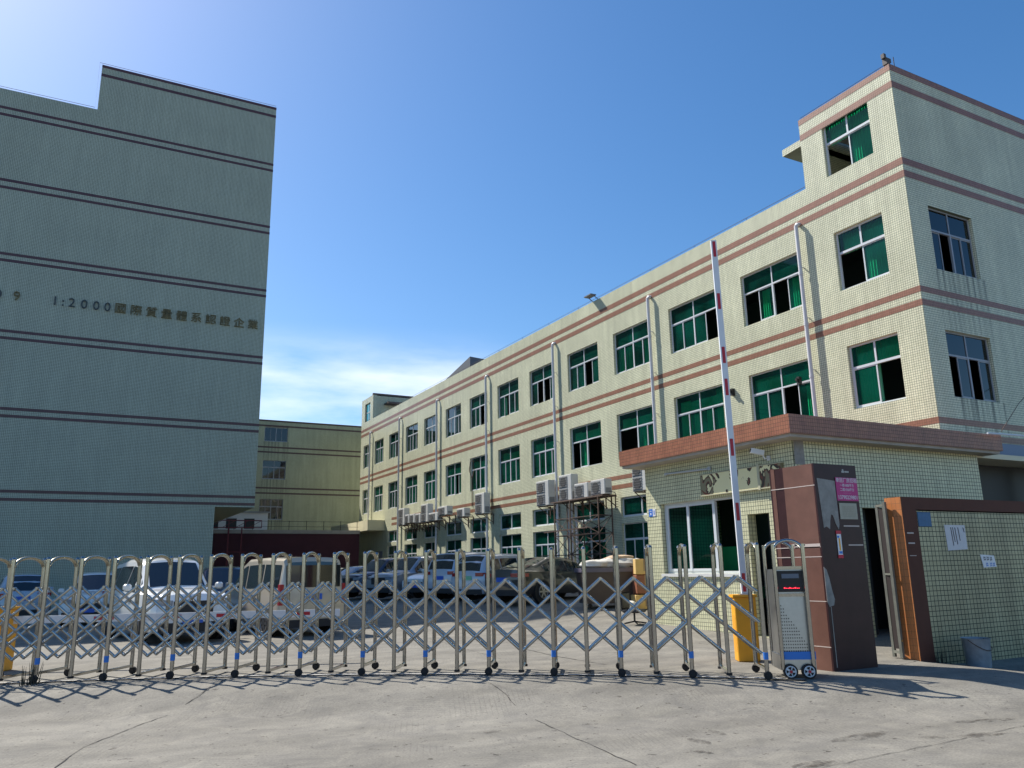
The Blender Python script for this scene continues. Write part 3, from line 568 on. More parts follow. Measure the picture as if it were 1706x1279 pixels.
for z, w in ((12.60, .14), (12.22, .14), (10.62, .13), (10.25, .13), (7.6, .13), (7.22, .13)): b.box(-2, XB, -.006, 0, bz(z) - .12, bz(z) - .12 + w, 0, TB)
b.build('tile_band', mat('dull_band', (.10, .06, .055), .7), bb)
window(bb, TB, *hb[0], top=0, fr=GREYM, gl=GREYG, sash=4); window(bb, TB, *hb[1], fr=GREYM, gl=GREYG); window(bb, TB, *hb[2], fr=GREYM, gl=GREYG, top=.36)
YS = 56.0
b = MB(); n = 60
for k in range(n):       # corrugated sheet wall, horizontal ribs
    z0 = .1 + k * .066; b.loft([[(x, YS, z0), (x, YS - .03, z0 + .02), (x, YS - .03, z0 + .045), (x, YS, z0 + .066)] for x in (2.0, 17.6)], cap=False, close=False)
b.box(2, 17.6, YS + .01, YS + .1, .1, 4.06)
s_ = thing('maroon_shed', 'long low shed wall of ribbed maroon sheet at the end of the yard', 'shed', (2, YS, 0)); w_ = b.build('sheet_wall', MAROON, s_); w_.location = (-2, -YS, 0)
b = MB(); b.box(0, 15.6, -.1, 5, 4.07, 4.32); b.build('roof', mat('pale_coping', (.34, .31, .27), .8, noise=.2, nscale=2), s_)
b = MB()
for k in range(8): b.tube([(7 + k * 1.2, -.05, 4.3), (7 + k * 1.2, -.05, 4.95)], .02, 5)
for z in (4.55, 4.9): b.tube([(6.5, -.05, z), (15.5, -.05, z)], .012, 4)
b.build('railing', BLACK, s_)
t = thing('red_truss_frame', 'dark red steel truss frame under the left building overhang', 'truss', (8, 53, 0)); b = MB()
for z in (4.3, 4.75): b.bar((-1.8, 0, z), (2.2, 0, z), .06, .06)
for k in range(5): b.bar((-1.8 + k, 0, 4.3), (-1.8 + k, 0, 4.75), .04, .04); b.bar((-1.8 + k * .8, 0, 4.3), (-1 + k * .8, 0, 4.75), .03, .03)
b.bar((.2, 0, 0), (.2, 0, 4.3), .09, .09); b.bar((1.0, 0, 0), (1.0, 0, 4.3), .07, .07); b.bar((-.1, 0, 2.8), (1.3, 0, 2.8), .06, .06); b.build('frame', mat('red_oxide', (.16, .03, .04), .7), t)
b = MB(); b.box(0, 7, 0, 4, 0, 5.6); t = thing('white_annex', 'low white annex glimpsed under the left building overhang', 'building', (4.6, 58.2, 0)); b.build('wall', mat('white_wall', (.72, .70, .66), .8, noise=.05, nscale=1), t)
b = MB()
for k in range(5): b.box(.6 + k * 1.2, 1.3 + k * 1.2, -.02, 0, 4.5, 5.2)
b.build('window', BLACK, t); b = MB(); b.box(-.1, 7.1, -.15, 4.1, 5.6, 5.7); b.build('roof', ROOF, t)
# ------------------------------------------------------------ guardhouse
GX, GYY = 12.4, 11.24; XE = 18.45; YE2 = 16.04
gh = thing('guardhouse', 'small flat roofed tiled guardhouse with a reddish tiled roof edge', 'guardhouse', (GX, GYY, 0)); og = lambda x, y, z: (x - GX, y - GYY, z)
TGX = lambda u, d, z: og(GX + d, u, z); TGY = lambda u, d, z: og(u, GYY + d, z)
b = MB(); wn = (12.99, 15.5, 1.31, 2.95); dr = (12.02, 12.62, .06, 2.52); ZS = 3.9
wall(b, TGX, GYY, YE2, -.1, ZS, [wn, dr], dep=.22); wall(b, TGY, GX, XE, -.2, ZS, [(14.25, 15.2, -.2, 2.6)], dep=.2)
b.face([og(GX, YE2, 0), og(XE, YE2, 0), og(XE, YE2, ZS), og(GX, YE2, ZS)]); b.face([og(XE, GYY, -.2), og(XE, YE2, -.2), og(XE, YE2, ZS), og(XE, GYY, ZS)])
b.build('wall', TILEG, gh)
b = MB(); b.box(GX - .42, XE + .34, GYY - .35, YE2 + .36, ZS, 4.0, 1, lambda x, y, z: og(x, y, z)); b.build('ceiling_slab', [PLASTER, mat('soffit', (.42, .38, .33), .9, noise=.2, nscale=3)], gh)
b = MB(); b.box(GX - .47, XE + .40, GYY - .40, YE2 + .41, 3.965, 4.34, 0, og); b.build('roof', TILER, gh)
b = MB(); b.box(2.2, 2.3, .3, YE2 - GYY - .2, 0, ZS); b.box(.25, 5.9, .02 + 1.0, 1.06, 0, ZS); b.build('interior', DARK, gh)
b = MB(); b.box(GX + .03, GX + .30, -.012, .01, 3.42, ZS, 0, TGY); b.box(GX + .02, GX + .17, -.015, -.012, 3.45, 3.7, 0, TGY); b.build('plaster_patch', PLASTER, gh)
# sliding window
b = MB(); g = MB(); u0, u1, z0, z1 = wn
f = lambda a, c, e, h, d0=.12, d1=.18: b.box(a, c, d0, d1, e, h, 0, TGX)
f(u0, u1, z0, z0 + .05); f(u0, u1, z1 - .05, z1); f(u0, u0 + .05, z0 + .05, z1 - .05); f(u1 - .05, u1, z0 + .05, z1 - .05)
for a, c in ((13.72, 13.80), (14.60, 14.68), (15.35, 15.42)): f(a, c, z0 + .05, z1 - .05, .1, .17)
for a, c in ((13.8, 14.6), (14.68, 15.35)):
    f(a, c, z0 + .05, z0 + .11, .11, .16); f(a, c, z1 - .11, z1 - .05, .11, .16); g.face([TGX(a, .13, z0 + .1), TGX(c, .13, z0 + .1), TGX(c, .13, z1 - .1), TGX(a, .13, z1 - .1)])
outward(g, TGX); wd = b.build('window', WHITEM, gh); g.build('pane', glassm('guard_glass', (.08, .55, .36), ior=1.45, refl=.8, film=.2, fcol=(0, .07, .045)), wd)
b = MB(); b.box(u0 - .05, u1 + .05, -.05, .2, z0 - .07, z0 - .002, 0, TGX); b.build('sill', mat('sill_stone', (.6, .6, .58), .7), wd)
b = MB(); b.box(.9, .95, 2.6, 3.6, .9, 1.9, 0); b.box(.7, 1.2, 2.2, 2.7, .75, 1.0, 0); b.build('desk', mat('green_desk', (.03, .28, .12), .7), gh)
b = MB(); f(12.05, 12.59, .1, 2.45, .14, .17); b.v = [(x + .5, y, z) for x, y, z in b.v]; b.build('door', BLACK, gh)  # black sheet inside the open doorway stands for its shade, no door leaf
# torn sign board, lamp tube, camera, number plate
def signmat():
    m = bpy.data.materials.new('torn_sign'); m.use_nodes = True; t = m.node_tree; B = t.nodes['Principled BSDF']; l = t.links.new
    c = N(t, 'ShaderNodeTexCoord'); mp = N(t, 'ShaderNodeMapping', inp={'Scale': (1, 1.2, .9), 'Location': (3.1, .4, .2)}); n = N(t, 'ShaderNodeTexNoise', inp={'Scale': 2.3, 'Detail': 3, 'Distortion': 1.3}); l(c.outputs['Object'], mp.inputs[0]); l(mp.outputs[0], n.inputs['Vector'])
    r = N(t, 'ShaderNodeValToRGB'); e = r.color_ramp.elements; e[0].position = .47; e[0].color = (.025, .022, .018, 1); e[1].position = .485; e[1].color = (.78, .72, .42, 1)
    x = r.color_ramp.elements.new(.44); x.color = (.05, .045, .03, 1); x = r.color_ramp.elements.new(.40); x.color = (.20, .05, .03, 1); x = r.color_ramp.elements.new(.385); x.color = (.22, .20, .12, 1)
    sy = N(t, 'ShaderNodeSeparateXYZ'); l(c.outputs['Object'], sy.inputs[0]); ay = N(t, 'ShaderNodeMath', operation='ABSOLUTE'); l(sy.outputs['Y'], ay.inputs[0])
    kk = N(t, 'ShaderNodeMapRange', inp={'From Min': .45, 'From Max': 1.15, 'To Min': .06, 'To Max': -.13}); l(ay.outputs[0], kk.inputs['Value']); ad = N(t, 'ShaderNodeMath', operation='ADD'); l(n.outputs['Fac'], ad.inputs[0]); l(kk.outputs[0], ad.inputs[1])
    l(ad.outputs[0], r.inputs[0]); l(r.outputs[0], B.inputs['Base Color']); B.inputs['Roughness'].default_value = .6; return m
t = thing('torn_sign_board', 'weathered cream sign board with torn dark patches above the guardhouse window', 'sign', (GX - .03, 12.72, 3.26))
b = MB(); b.box(-.05, .03, -1.2, 1.2, -.235, .215); b.build('board', signmat(), t); b = MB()
b.box(-.06, .03, -1.22, 1.22, .215, .235); b.box(-.06, .03, -1.22, 1.22, -.255, -.235); b.box(-.066, .03, -.62, -.56, -.27, .27); b.build('edge', mat('sign_edge', (.45, .43, .30), .6), t)
b = MB(); b.tube([(0, -.75, .0), (0, .75, .05)], .022, 8); b.box(.0, .05, -.8, -.72, -.03, .05); b.box(0, .05, .72, .8, .02, .08); tag(b.build('lamp_tube', mat('old_tube', (.42, .46, .50), .5), loc=(GX - .06, 14.41, 3.6)), 'dusty fluorescent tube mounted on the guardhouse wall above the window', 'lamp')
t = thing('security_camera', 'white box security camera under the guardhouse eave', 'camera', (GX - .02, 11.88, 3.62))
b = MB(); b.bar((-.12, .0, .10), (-.34, .14, .16), .11, .10); b.build('housing', WHITEP, t); b = MB(); b.bar((-.335, .137, .158), (-.35, .147, .162), .08, .07); b.build('lens', BLACK, t)
b = MB(); b.tube([(0, 0, 0), (-.1, 0, -.02), (-.14, .02, .06)], .014, 6); b.box(-.01, .02, -.04, .04, -.05, .05); b.build('mount', WHITEP, t)
BLUES = mat('blue_enamel', (.02, .14, .55), .35)
t = thing('number_plate_sign', 'small blue and white door number plate at the far end of the guardhouse wall', 'sign', (GX - .008, 15.82, 2.77))
b = MB(); b.box(-.004, .008, -.02, .13, -.09, .09); b.build('blue_panel', BLUES, t); b = MB(); b.box(-.004, .008, -.13, -.022, -.09, .09); b.build('white_panel', PAPER, t)
b = MB(); b.box(-.006, -.004, .035, .075, -.055, .0); b.build('number_mark', WHITEP, t); b = MB(); b.box(-.006, -.004, .02, .095, .035, .05); b.build('street_mark', WHITEP, t); b = MB(); b.box(-.006, -.004, -.09, -.06, -.05, .05); b.build('blue_mark', BLUES, t)
# shed behind the right wall
t = thing('side_shed', 'dark open shed with a cream awning right of the guardhouse', 'shed', (18.62, 11.8, 0))
b = MB(); b.box(0, 9, 0, .15, -.2, 2.75); b.build('dado_wall', mat('brown_paint', (.10, .055, .05), .7, noise=.15, nscale=3), t)
b = MB(); b.box(0, 9, .40, .5, 0, 3.86); b.box(0, 9, 0, .12, 2.75, 2.9); b.box(3.0, 3.15, 0, .15, 2.9, 3.8); b.build('shade_backing', BLACK, t)  # black sheet at the back stands for the shade inside the recess
b = MB(); b.box(-.3, 9, -.5, .55, 3.86, 3.98); b.build('awning', mat('cream_awning', (.72, .68, .50), .7), t)
b = MB(); b.box(-.1, 9, .1, .54, 3.98, 4.4); b.build('roof', mat('blue_grey_sheet', (.20, .24, .32), .6), t)
# ------------------------------------------------------------ brown marble gate pillar
t = thing('gate_pillar', 'tall brown marble gate pillar with peeling plaster and posters', 'pillar', (9.55, 8.3, 0)); pw, pd, ph = .92, .88, 2.95
b = MB(); x0 = 0.0
b.box(0, pw, 0, .03, -.1, ph, 1); b.box(0, pw, pd - .03, pd, -.1, ph, 1); b.box(pw - .03, pw, .031, pd - .031, -.1, ph, 1)
b.box(0, .03, .031, .60, -.1, ph - .002, 0); b.box(.004, .03, .601, .775, -.1, ph - .002, 1); b.box(0, .03, .776, pd - .031, -.1, ph - .002, 0); b.box(.035, pw - .035, .035, pd - .035, ph - .08, ph - .004, 1)  # dark strip set in the left face paints its shadow band
b.build('marble_cladding', [MARBLE, MARBLE_SH], t)
JN = mat('pale_joint', (.52, .44, .40), .8); b = MB()
for z in (.32, .95, 1.58, 1.72, 2.62): b.box(-.0025, 0, .01, pd - .01, z, z + .012)
b.box(-.0025, 0, .02, .5, 1.72, 1.775); b.box(-.0025, 0, .3, .55, 1.75, 1.78)
for z, xa, xb_ in ((2.02, .52, .86), (1.74, .58, .9)): b.box(xa, xb_, -.003, 0, z, z + .02)
b.build('mortar_joint', JN, t)
b = MB(); T = lambda x, z: (x, -.006, z)
pts = [(.045, 2.73), (.42, 2.70), (.425, 2.05), (.40, 1.98), (.35, 2.06), (.31, 2.18), (.27, 2.2), (.235, 2.1), (.215, 1.98), (.15, 2.02), (.09, 2.0)]
n0 = len(pts); b.v = [T(x, z) for x, z in pts] + [(x, 0, z) for x, z in pts]; b.f.append(tuple(range(n0))); b.m.append(0)
for k in range(n0): b.f.append((k, (k + 1) % n0, n0 + (k + 1) % n0, n0 + k)); b.m.append(0)
pts = [(-.0, 1.44), (.05, 1.40), (.09, 1.28), (.12, 1.12), (.16, .98), (.13, .90), (.04, .88), (-.0, .95)]
i0 = len(b.v); n0 = len(pts); b.v += [T(x, z) for x, z in pts] + [(x, 0, z) for x, z in pts]; b.f.append(tuple(i0 + k for k in range(n0))); b.m.append(0)
for k in range(n0): b.f.append((i0 + k, i0 + (k + 1) % n0, i0 + n0 + (k + 1) % n0, i0 + n0 + k)); b.m.append(0)
b.box(.06, .075, -.004, 0, .05, .88); b.build('bare_plaster', mat('bare_plaster', (.30, .29, .27), .9, noise=.3, nscale=7), t)
b = MB(); b.box(.60, .66, -.002, 0, 2.83, 2.86); b.box(.615, .645, -.002, 0, 2.86, 2.885); b.box(.67, .76, -.002, 0, 2.835, 2.86); b.build('maker_mark', mat('mark_white', (.4, .4, .38), .7), t)
b = MB(); b.box(-.5, 1.6, -.32, .95, -.2, .03); tag(b.build('pillar_footing', PLASTER, loc=(9.62, 8.3, -.06)), 'low rough concrete footing around the brown pillar', 'footing')
PINK = mat('pink_poster', (.50, .06, .22), .7, noise=.08, nscale=8)
t = thing('pink_poster', 'pink rental notice with white writing on the brown pillar', 'poster', (10.22, 8.292, 2.58)); b = MB(); b.box(-.235, .235, -.003, .002, -.175, .175); b.build('sheet', PINK, t)
for s, z, sz in (('单层厂房招租', .13, .078), ('一楼1000平方', .055, .052), ('二楼1550平方', -.01, .052), ('· · · · · · · · ·', -.06, .04), ('13790229801', -.125, .08)): text_mesh('letters', s, sz, WHITEP, t, Matrix.Translation((0, -.005, z)) @ FACE_Y, .0006)
t = thing('paper_notice', 'blank cream notice grid sheet below the pink poster', 'notice', (10.2, 8.292, 2.25)); b = MB(); b.box(-.19, .19, -.003, .002, -.12, .12); b.build('sheet', mat('old_paper', (.42, .40, .32), .8, noise=.1, nscale=12), t)
b = MB()
for k in range(7): b.box(-.12, .15, -.0045, -.003, -.08 + k * .025, -.078 + k * .025)
for k in range(9): b.box(-.12 + k * .033, -.119 + k * .033, -.0045, -.003, -.08, .07)
b.build('printed_grid', mat('grid_ink', (.25, .25, .2), .8), t)
t = thing('red_scroll_sticker', 'narrow red and white vertical sticker low on the brown pillar', 'sticker', (9.93, 8.292, 1.76)); b = MB(); b.box(-.055, .055, -.003, .002, .15, .20); b.box(-.055, .055, -.003, .002, -.20, -.15); b.build('red_end', mat('sticker_red', (.5, .01, .04), .5), t)
b = MB(); b.box(-.045, .045, -.003, .002, -.15, .15); b.build('sheet', WHITEP, t); b = MB(); b.box(-.015, .015, -.0045, -.003, -.09, .09); b.build('yellow_strip', YELLOW, t); b = MB(); b.box(-.04, .0, -.0045, -.003, .095, .125); b.box(-.03, .04, -.0045, -.003, -.135, -.10); b.build('blue_mark', TAPE, t)
# ------------------------------------------------------------ right wall with brown frame
t = thing('boundary_wall', 'tiled boundary wall framed in brown with an orange tiled end pier', 'wall', (11.65, 8.47, 0)); L_ = 8.0
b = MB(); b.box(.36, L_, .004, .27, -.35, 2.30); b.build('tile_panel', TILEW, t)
BRN = mat('brown_frame', (.095, .035, .024), .6, spec=.2, noise=.15, nscale=4)
b = MB(); b.box(.012, .36, -.02, .28, -.3, 2.32); b.box(.012, L_, -.02, .28, 2.32, 2.52); b.build('brown_surround', BRN, t)
b = MB(); b.box(0, .011, -.018, .278, -.3, 2.515); b.build('orange_pier_face', TILEO, t)
b = MB()
for z in (1.93, 1.77): b.box(.06, .22, -.024, -.02, z, z + .022)
b.box(.06, .22, -.023, -.02, 1.58, 1.59); b.build('mortar_scar', JN, t)
tag(MB().box(0, .33, -.012, .0, 0, .23).build('blue_street_plate', mat('faded_blue', (.03, .12, .26), .5, noise=.2, nscale=15), loc=(12.05, 8.474, 2.05)), 'faded square blue plate at the top left of the boundary wall', 'sign')
t = thing('scribbled_sheet', 'large pale sheet with dark vertical strokes on the boundary wall', 'notice', (12.73, 8.474, 1.66)); b = MB(); b.face([(0, -.006, .0), (.53, -.006, .02), (.53, -.006, .42), (-.02, -.006, .42)]); b.face([(0, -.002, .0), (.53, -.002, .02), (.53, -.002, .42), (-.02, -.002, .42)]); b.build('sheet', PAPER, t)
b = MB()
for x, w in ((.14, .3), (.19, .24), (.25, .28), (.33, .22), (.47, .08)): b.bar((x, -.009, .38), (x + .02, -.009, .38 - w), .004, .012)
b.build('ink_stroke', INK, t)
t = thing('small_notice', 'small tilted white notice with blue characters on the boundary wall', 'notice', (13.58, 8.474, 1.37)); b = MB(); b.face([(.05, -.006, 0), (.42, -.006, .01), (.38, -.006, .2), (0, -.006, .22)]); b.face([(.05, -.002, 0), (.42, -.002, .01), (.38, -.002, .2), (0, -.002, .22)]); b.build('sheet', WHITEP, t)
for x, z, m_ in ((.08, .15, INK), (.17, .15, INK), (.26, .145, INK), (.13, .05, TAPE), (.24, .05, TAPE), (.32, .05, TAPE)):
    b = MB(); b.box(x, x + .006, -.009, -.006, z - .035, z + .035); b.box(x, x + .05, -.009, -.006, z + .012, z + .02); b.box(x, x + .055, -.009, -.006, z - .02, z - .012); b.box(x + .035, x + .042, -.009, -.006, z - .03, z + .035); b.build('written_mark', m_, t)
# metal bucket
t = thing('metal_bucket', 'dented pale blue grey bucket standing against the boundary wall', 'bucket', (12.55, 8.1, -.13)); b = MB()
prof = [(.17, 0), (.175, .03), (.2, .42), (.215, .44), (.2, .43), (.165, .04)]
b.loft([[(r * math.cos(a * math.pi / 12) * (1 + .02 * math.sin(3 * a)), r * math.sin(a * math.pi / 12), z) for a in range(24)] for r, z in prof]); b.build('body', mat('galvanised', (.34, .38, .43), .45, metal=.3, noise=.3, nscale=7), t, smooth=40)
b = MB(); b.tube([(.2 * math.cos(a), .21 * math.sin(a) , .42 - .16 * math.sin(a)) for a in [math.pi * k / 10 for k in range(11)]], .006, 5); b.v = [(x, -y, z) for x, y, z in b.v]; b.build('handle', RUST, t)
b = MB()
for k in range(26): a = random.uniform(0, 6.3); r = random.uniform(0, .14); b.tube([(r * math.cos(a), r * math.sin(a), 0), (r * math.cos(a) * 1.3 + random.uniform(-.05, .05), r * math.sin(a) * 1.2, random.uniform(.05, .32))], [.008, .002], 4)
for k in range(3): tag(b.build('dry_weed', mat('dry_weed', (.05, .045, .03), .9), loc=((12.0, 8.35, -.12), (12.95, 8.3, -.12), (-.45, 13.9, 0))[k]) , ['dry weed at the foot of the brown wall pier', 'dry weed right of the bucket by the boundary wall', 'dry weed by the gate track at the far left'][k], 'weed')
# side passage gate leaf
t = thing('side_gate', 'narrow steel side gate leaf standing open beside the orange wall pier', 'gate', (11.67, 8.60, 0)); GREENP = mat('grey_green_paint', (.16, .165, .14), .6, noise=.3, nscale=6)
b = MB(); b.bar((-.10, .10, .02), (-.10, .10, 2.45), .05, .05); b.bar((-.02, .30, .02), (-.02, .30, 2.42), .045, .045); b.bar((-.10, .10, 2.4), (-.02, .30, 2.4), .04, .04); b.bar((-.1, .1, .1), (-.02, .3, .1), .04, .04); b.bar((-.1, .1, 1.3), (-.02, .3, 1.3), .03, .03); b.build('frame', GREENP, t)
b = MB(); b.bar((-.06, .125, 1.25), (-.03, .28, 1.25), .012, 2.2); b.build('sheet_panel', mat('dark_sheet_panel', (.022, .014, .014), .6), t); b = MB(); b.cyl((-.1, .1, .28), 'x', .03, .03, 10); b.build('padlock', mat('brass', (.5, .4, .12), .4, metal=.8), t)
b = MB(); b.bbox(-.09, .09, -.05, .02, -.13, .13, .03); tag(b.build('hanging_bag', mat('dark_cloth', (.012, .012, .03), .9), loc=(13.99, 11.19, 1.45)), 'dark cloth bag hanging on the guardhouse wall in the passage', 'bag')
# white and black cables at the upper right
b = MB(); b.tube([(18.1, 10.7, 4.32), (19.5, 10.75, 4.36), (22.5, 10.8, 4.1)], .022, 6); tag(b.build('white_cable', WHITEP), 'thick white cable running right over the guardhouse roof edge', 'cable')
b = MB(); b.tube([(19.0, 10.9, 4.45), (21.0, 11.5, 5.4), (24, 12, 6.9)], .009, 5); tag(b.build('stay_wire', RUST), 'thin dark wire rising to the right above the guardhouse roof', 'wire')
# ------------------------------------------------------------ folding gate
gt = thing('folding_gate', 'stainless steel folding gate of arched frames and scissor lattice across the entrance', 'gate', tuple(G0)); og2 = lambda p: tuple(Vector(p) - G0)
GWID = .70; HT = 1.76
LO, HI = -5, 24
for i in range(LO, HI):
    p = gate_pt(i); q = p + GN * GWID; wheel = (i % 2 == 1)
    for s, c in ((0, p), (1, q)):
        b = MB(); b.tube([og2((c.x, c.y, .10 if wheel else .05)), og2((c.x, c.y, HT))], .030, 12); b.cyl(og2((c.x, c.y, HT + .012)), 'z', .036, .03, 12, r2=.02)
        b.build('post', STEEL, gt, smooth=40)
        b = MB()
        if wheel:
            w = c - GD * .0 - GN * .0; b.cyl((0, 0, 0), 'y', .055, .04, 18); b.cyl((0, -.023, 0), 'y', .03, .01, 10)
            o = b.build('wheel', [RUBBER], gt, smooth=40); o.location = og2((c.x, c.y, .057)); o.location -= GN * (.045 if s == 0 else -.045); o.rotation_euler = (0, 0, math.atan2(GD.y, GD.x))
            if s == 0:
                b = MB(); b.cyl(og2((c.x, c.y, .30)), 'z', .0345, .09, 12); b.build('blue_band', TAPE, gt, smooth=40)
        else:
            b.cyl(og2((c.x, c.y, .06)), 'z', .042, .03, 10); b.build('foot', RUBBER, gt)
    b = MB()      # arch and base bar of the frame
    pts = []
    for k in range(11):
        a = math.pi * k / 10; d = GWID / 2 - (GWID / 2 - .03) * math.cos(a); z = HT - .11 + .135 * math.sin(a); e = p + GN * d; pts.append(og2((e.x, e.y, z)))
    b.tube(pts, .026, 10); b.build('arch', mat('arch_steel', (.42, .40, .32), .25, metal=1) if i == LO else bpy.data.materials['arch_steel'], gt, smooth=60)
    b = MB(); b.bar(og2((p.x, p.y, .13 if wheel else .08)), og2((q.x, q.y, .13 if wheel else .08)), .04, .035); b.build('base_bar', STEEL, gt)
# scissor lattice: rods start at each mid bay peak and run 2.5 bays both ways
Z0, ST = 1.33, .205
def gp(i, d, z): p = gate_pt(i) + GN * d; return og2((p.x, p.y, z))
for i in range(LO, HI - 1):
    c = i + .5
    for d in (GWID * .30, GWID * .66):
        b = MB()
        for sgn, dd in ((-1, -.012), (1, .012)):
            n = 5; e = c + sgn * n / 2
            while (e > HI - 1 or e < LO - 2) and n > 1: n -= 1; e = c + sgn * n / 2
            pr = gp(c, d + dd, Z0)
            for k in range(1, 4):
                f_k = n * k / 3; nx_ = gp(c + sgn * f_k / 2, d + dd, Z0 - ST * f_k); b.tube([pr, nx_], .011, 10, ry=.022); pr = nx_
            for m_ in range(1, n): v = Vector(gp(c + sgn * m_ / 2, d, Z0 - ST * m_)); b.tube([v - GN * .03, v + GN * .03], .014, 6)
        v = Vector(gp(c, d, Z0)); b.tube([v - GN * .03, v + GN * .03], .022, 8)
        b.build('scissor_rods', STEELR, gt, smooth=50)
# drive cabinet
cp = gate_pt(HI - 1) + GD * .22; cb = thing('x', '', '') if 0 else None
ang = math.atan2(GD.y, GD.x)
def TC(x, y, z): v = cp + GD * x + GN * y; return og2((v.x, v.y, z))
b = MB(); b.box(0, .40, .08, .55, .20, 1.42, 0, TC); cab = b.build('drive_cabinet', STEELB, gt)
b = MB(); b.box(-.02, .44, .05, .58, .11, .30, 0, TC); b.build('base_skirt', STEELB, cab)
b = MB(); b.box(-.022, .442, .035, .045, .245, .345, 0, TC); b.build('blue_band', TAPE, cab)
b = MB(); b.box(.03, .37, .055, .078, 1.12, 1.40, 0, TC); b.build('display_panel', BLACK, cab)
b = MB(); b.box(.09, .32, .045, .054, 1.30, 1.36, 0, TC); b.build('display_glass', mat('display_glass', (.10, .14, .20), .1), cab)
b = MB()
for k in range(9): b.box(.11 + k * .024, .125 + k * .024, .045, .054, 1.165, 1.172 + .008 * ((k * 7) % 3 == 0), 0, TC)
b.build('red_digits', mat('red_led', (.5, .01, .03), .4, emit=(1, .03, .06, 2.2)), cab)
b = MB()
for r in range(15):
    w = min(1, (r + 1.5) / 13)
    for k in range(int(11 * w)): x = .045 + k * .03; z = .93 - r * .042; b.box(x, x + .012, .074, .0795, z, z + .016, 0, TC)
b.build('vent_holes', BLACK, cab)
b = MB()
for x in (.0, .40):
    for y in (.03, .60): v0 = TC(x, y, .12); b.tube([v0, TC(x, y, HT)], .028, 12)
for y in (.03, .60): b.tube([TC(.2 - .2 * math.cos(math.pi * k / 10), y, HT - .1 + .15 * math.sin(math.pi * k / 10)) for k in range(11)], .024, 10)
b.box(-.0, .40, .05, .09, 1.42, 1.46, 0, TC); b.box(0, .4, .054, .076, 1.06, 1.10, 0, TC); b.build('handrail_frame', STEEL, cab, smooth=40)
for x in (.09, .33):
    b = MB(); b.cyl((0, 0, 0), 'y', .095, .06, 24); o = b.build('wheel', RUBBER, cab, smooth=40); o.location = TC(x, .03, .097); o.rotation_euler = (0, 0, ang)
    b = MB(); b.cyl((x, 0, 0), 'y', .07, .01, 20) if 0 else None
    for k in range(5): a = 2 * math.pi * k / 5; b.bar((0, 0, 0), (.062 * math.cos(a), 0, .062 * math.sin(a)), .012, .026)
    rim = [(.066 * math.cos(2 * math.pi * k / 16), 0, .066 * math.sin(2 * math.pi * k / 16)) for k in range(17)]; b.tube(rim, .008, 6, cap=False)
    o = b.build('rim', WHITEM, cab); o.location = TC(x, -.003, .097); o.rotation_euler = (0, 0, ang)
    b = MB(); b.cyl((0, 0, 0), 'y', .02, .012, 12); o = b.build('hub_cap', REDP, cab); o.location = TC(x, -.014, .097); o.rotation_euler = (0, 0, ang)
# ------------------------------------------------------------ barriers
def barrier(loc, rz, lab):
    t = thing('barrier_post', lab, 'barrier box', (*loc, gz(*loc)), rz); b = MB(); b.bbox(-.17, .17, -.15, .15, 0, .98, .012); b.build('box', YELLOW, t)
    b = MB(); b.box(-.19, .19, -.17, .17, .98, 1.02); b.build('lid', YELLOW, t); b = MB(); b.box(-.172, -.17, -.1, .1, .15, .7); b.build('door', mat('yellow_door', (.72, .32, .012), .45), t); return t
barrier((9.55, 9.98), R(-32), 'orange yellow barrier box behind the gate next to the drive cabinet')
t = thing('raised_barrier_arm', 'tall white barrier arm with red reflectors pointing up beside the guardhouse', 'barrier arm', (9.52, 9.92, 0)); A = Vector((.0, -.02, .85)); Bv = Vector((-.05, .0, 7.12)); dv = (Bv - A)
b = MB(); fac = Vector((-.47, -.88, 0)); side = Vector((.88, -.47, 0))
def PB(s, a, d): return A + dv * s + side * a + fac * d
def pbox(b, s0, s1, a0, a1, d0, d1, m=0):
    b.loft([[PB(s, a0, d0), PB(s, a1, d0), PB(s, a1, d1), PB(s, a0, d1)] for s in (s0, s1)], m)
pbox(b, 0, 1, -.05, .05, -.025, .025); b.build('pole', WHITEP, t)
for s in (.035, .215, .385, .55, .64, .795, .95):
    b = MB(); pbox(b, s if s else .06, s + .046, -.026, .026, .0251, .029); b.build('red_reflector', REDP, t)
b = MB(); pbox(b, -.02, .03, -.09, .09, -.05, .05); b.build('clamp', STEELB, t)
barrier((-1.0, 16.2), R(-25), 'orange yellow barrier box at the left edge behind the gate')
t = thing('lowered_barrier_arm', 'white barrier arm with red reflectors lowered in front of the parked cars', 'barrier arm', (-.72, 16.1, .80)); b = MB(); A2 = Vector((0, 0, 0)); D2 = Vector((4.85, -1.95, .0)); L2 = D2.length; dn = D2.normalized(); nn = Vector((dn.y, -dn.x, 0))
def P2(s, n, z): return dn * s + nn * n + Vector((0, 0, z))
def p2(b, s0, s1, n0, n1, z0, z1): b.loft([[P2(s, n0, z0), P2(s, n1, z0), P2(s, n1, z1), P2(s, n0, z1)] for s in (s0, s1)])
p2(b, -.2, L2, -.02, .02, -.06, .06); b.build('pole', WHITEP, t)
for s in (1.15, 2.25, 3.15, 4.4): b = MB(); p2(b, s, s + .32, .0201, .024, -.028, .028); b.build('red_reflector', REDP, t)
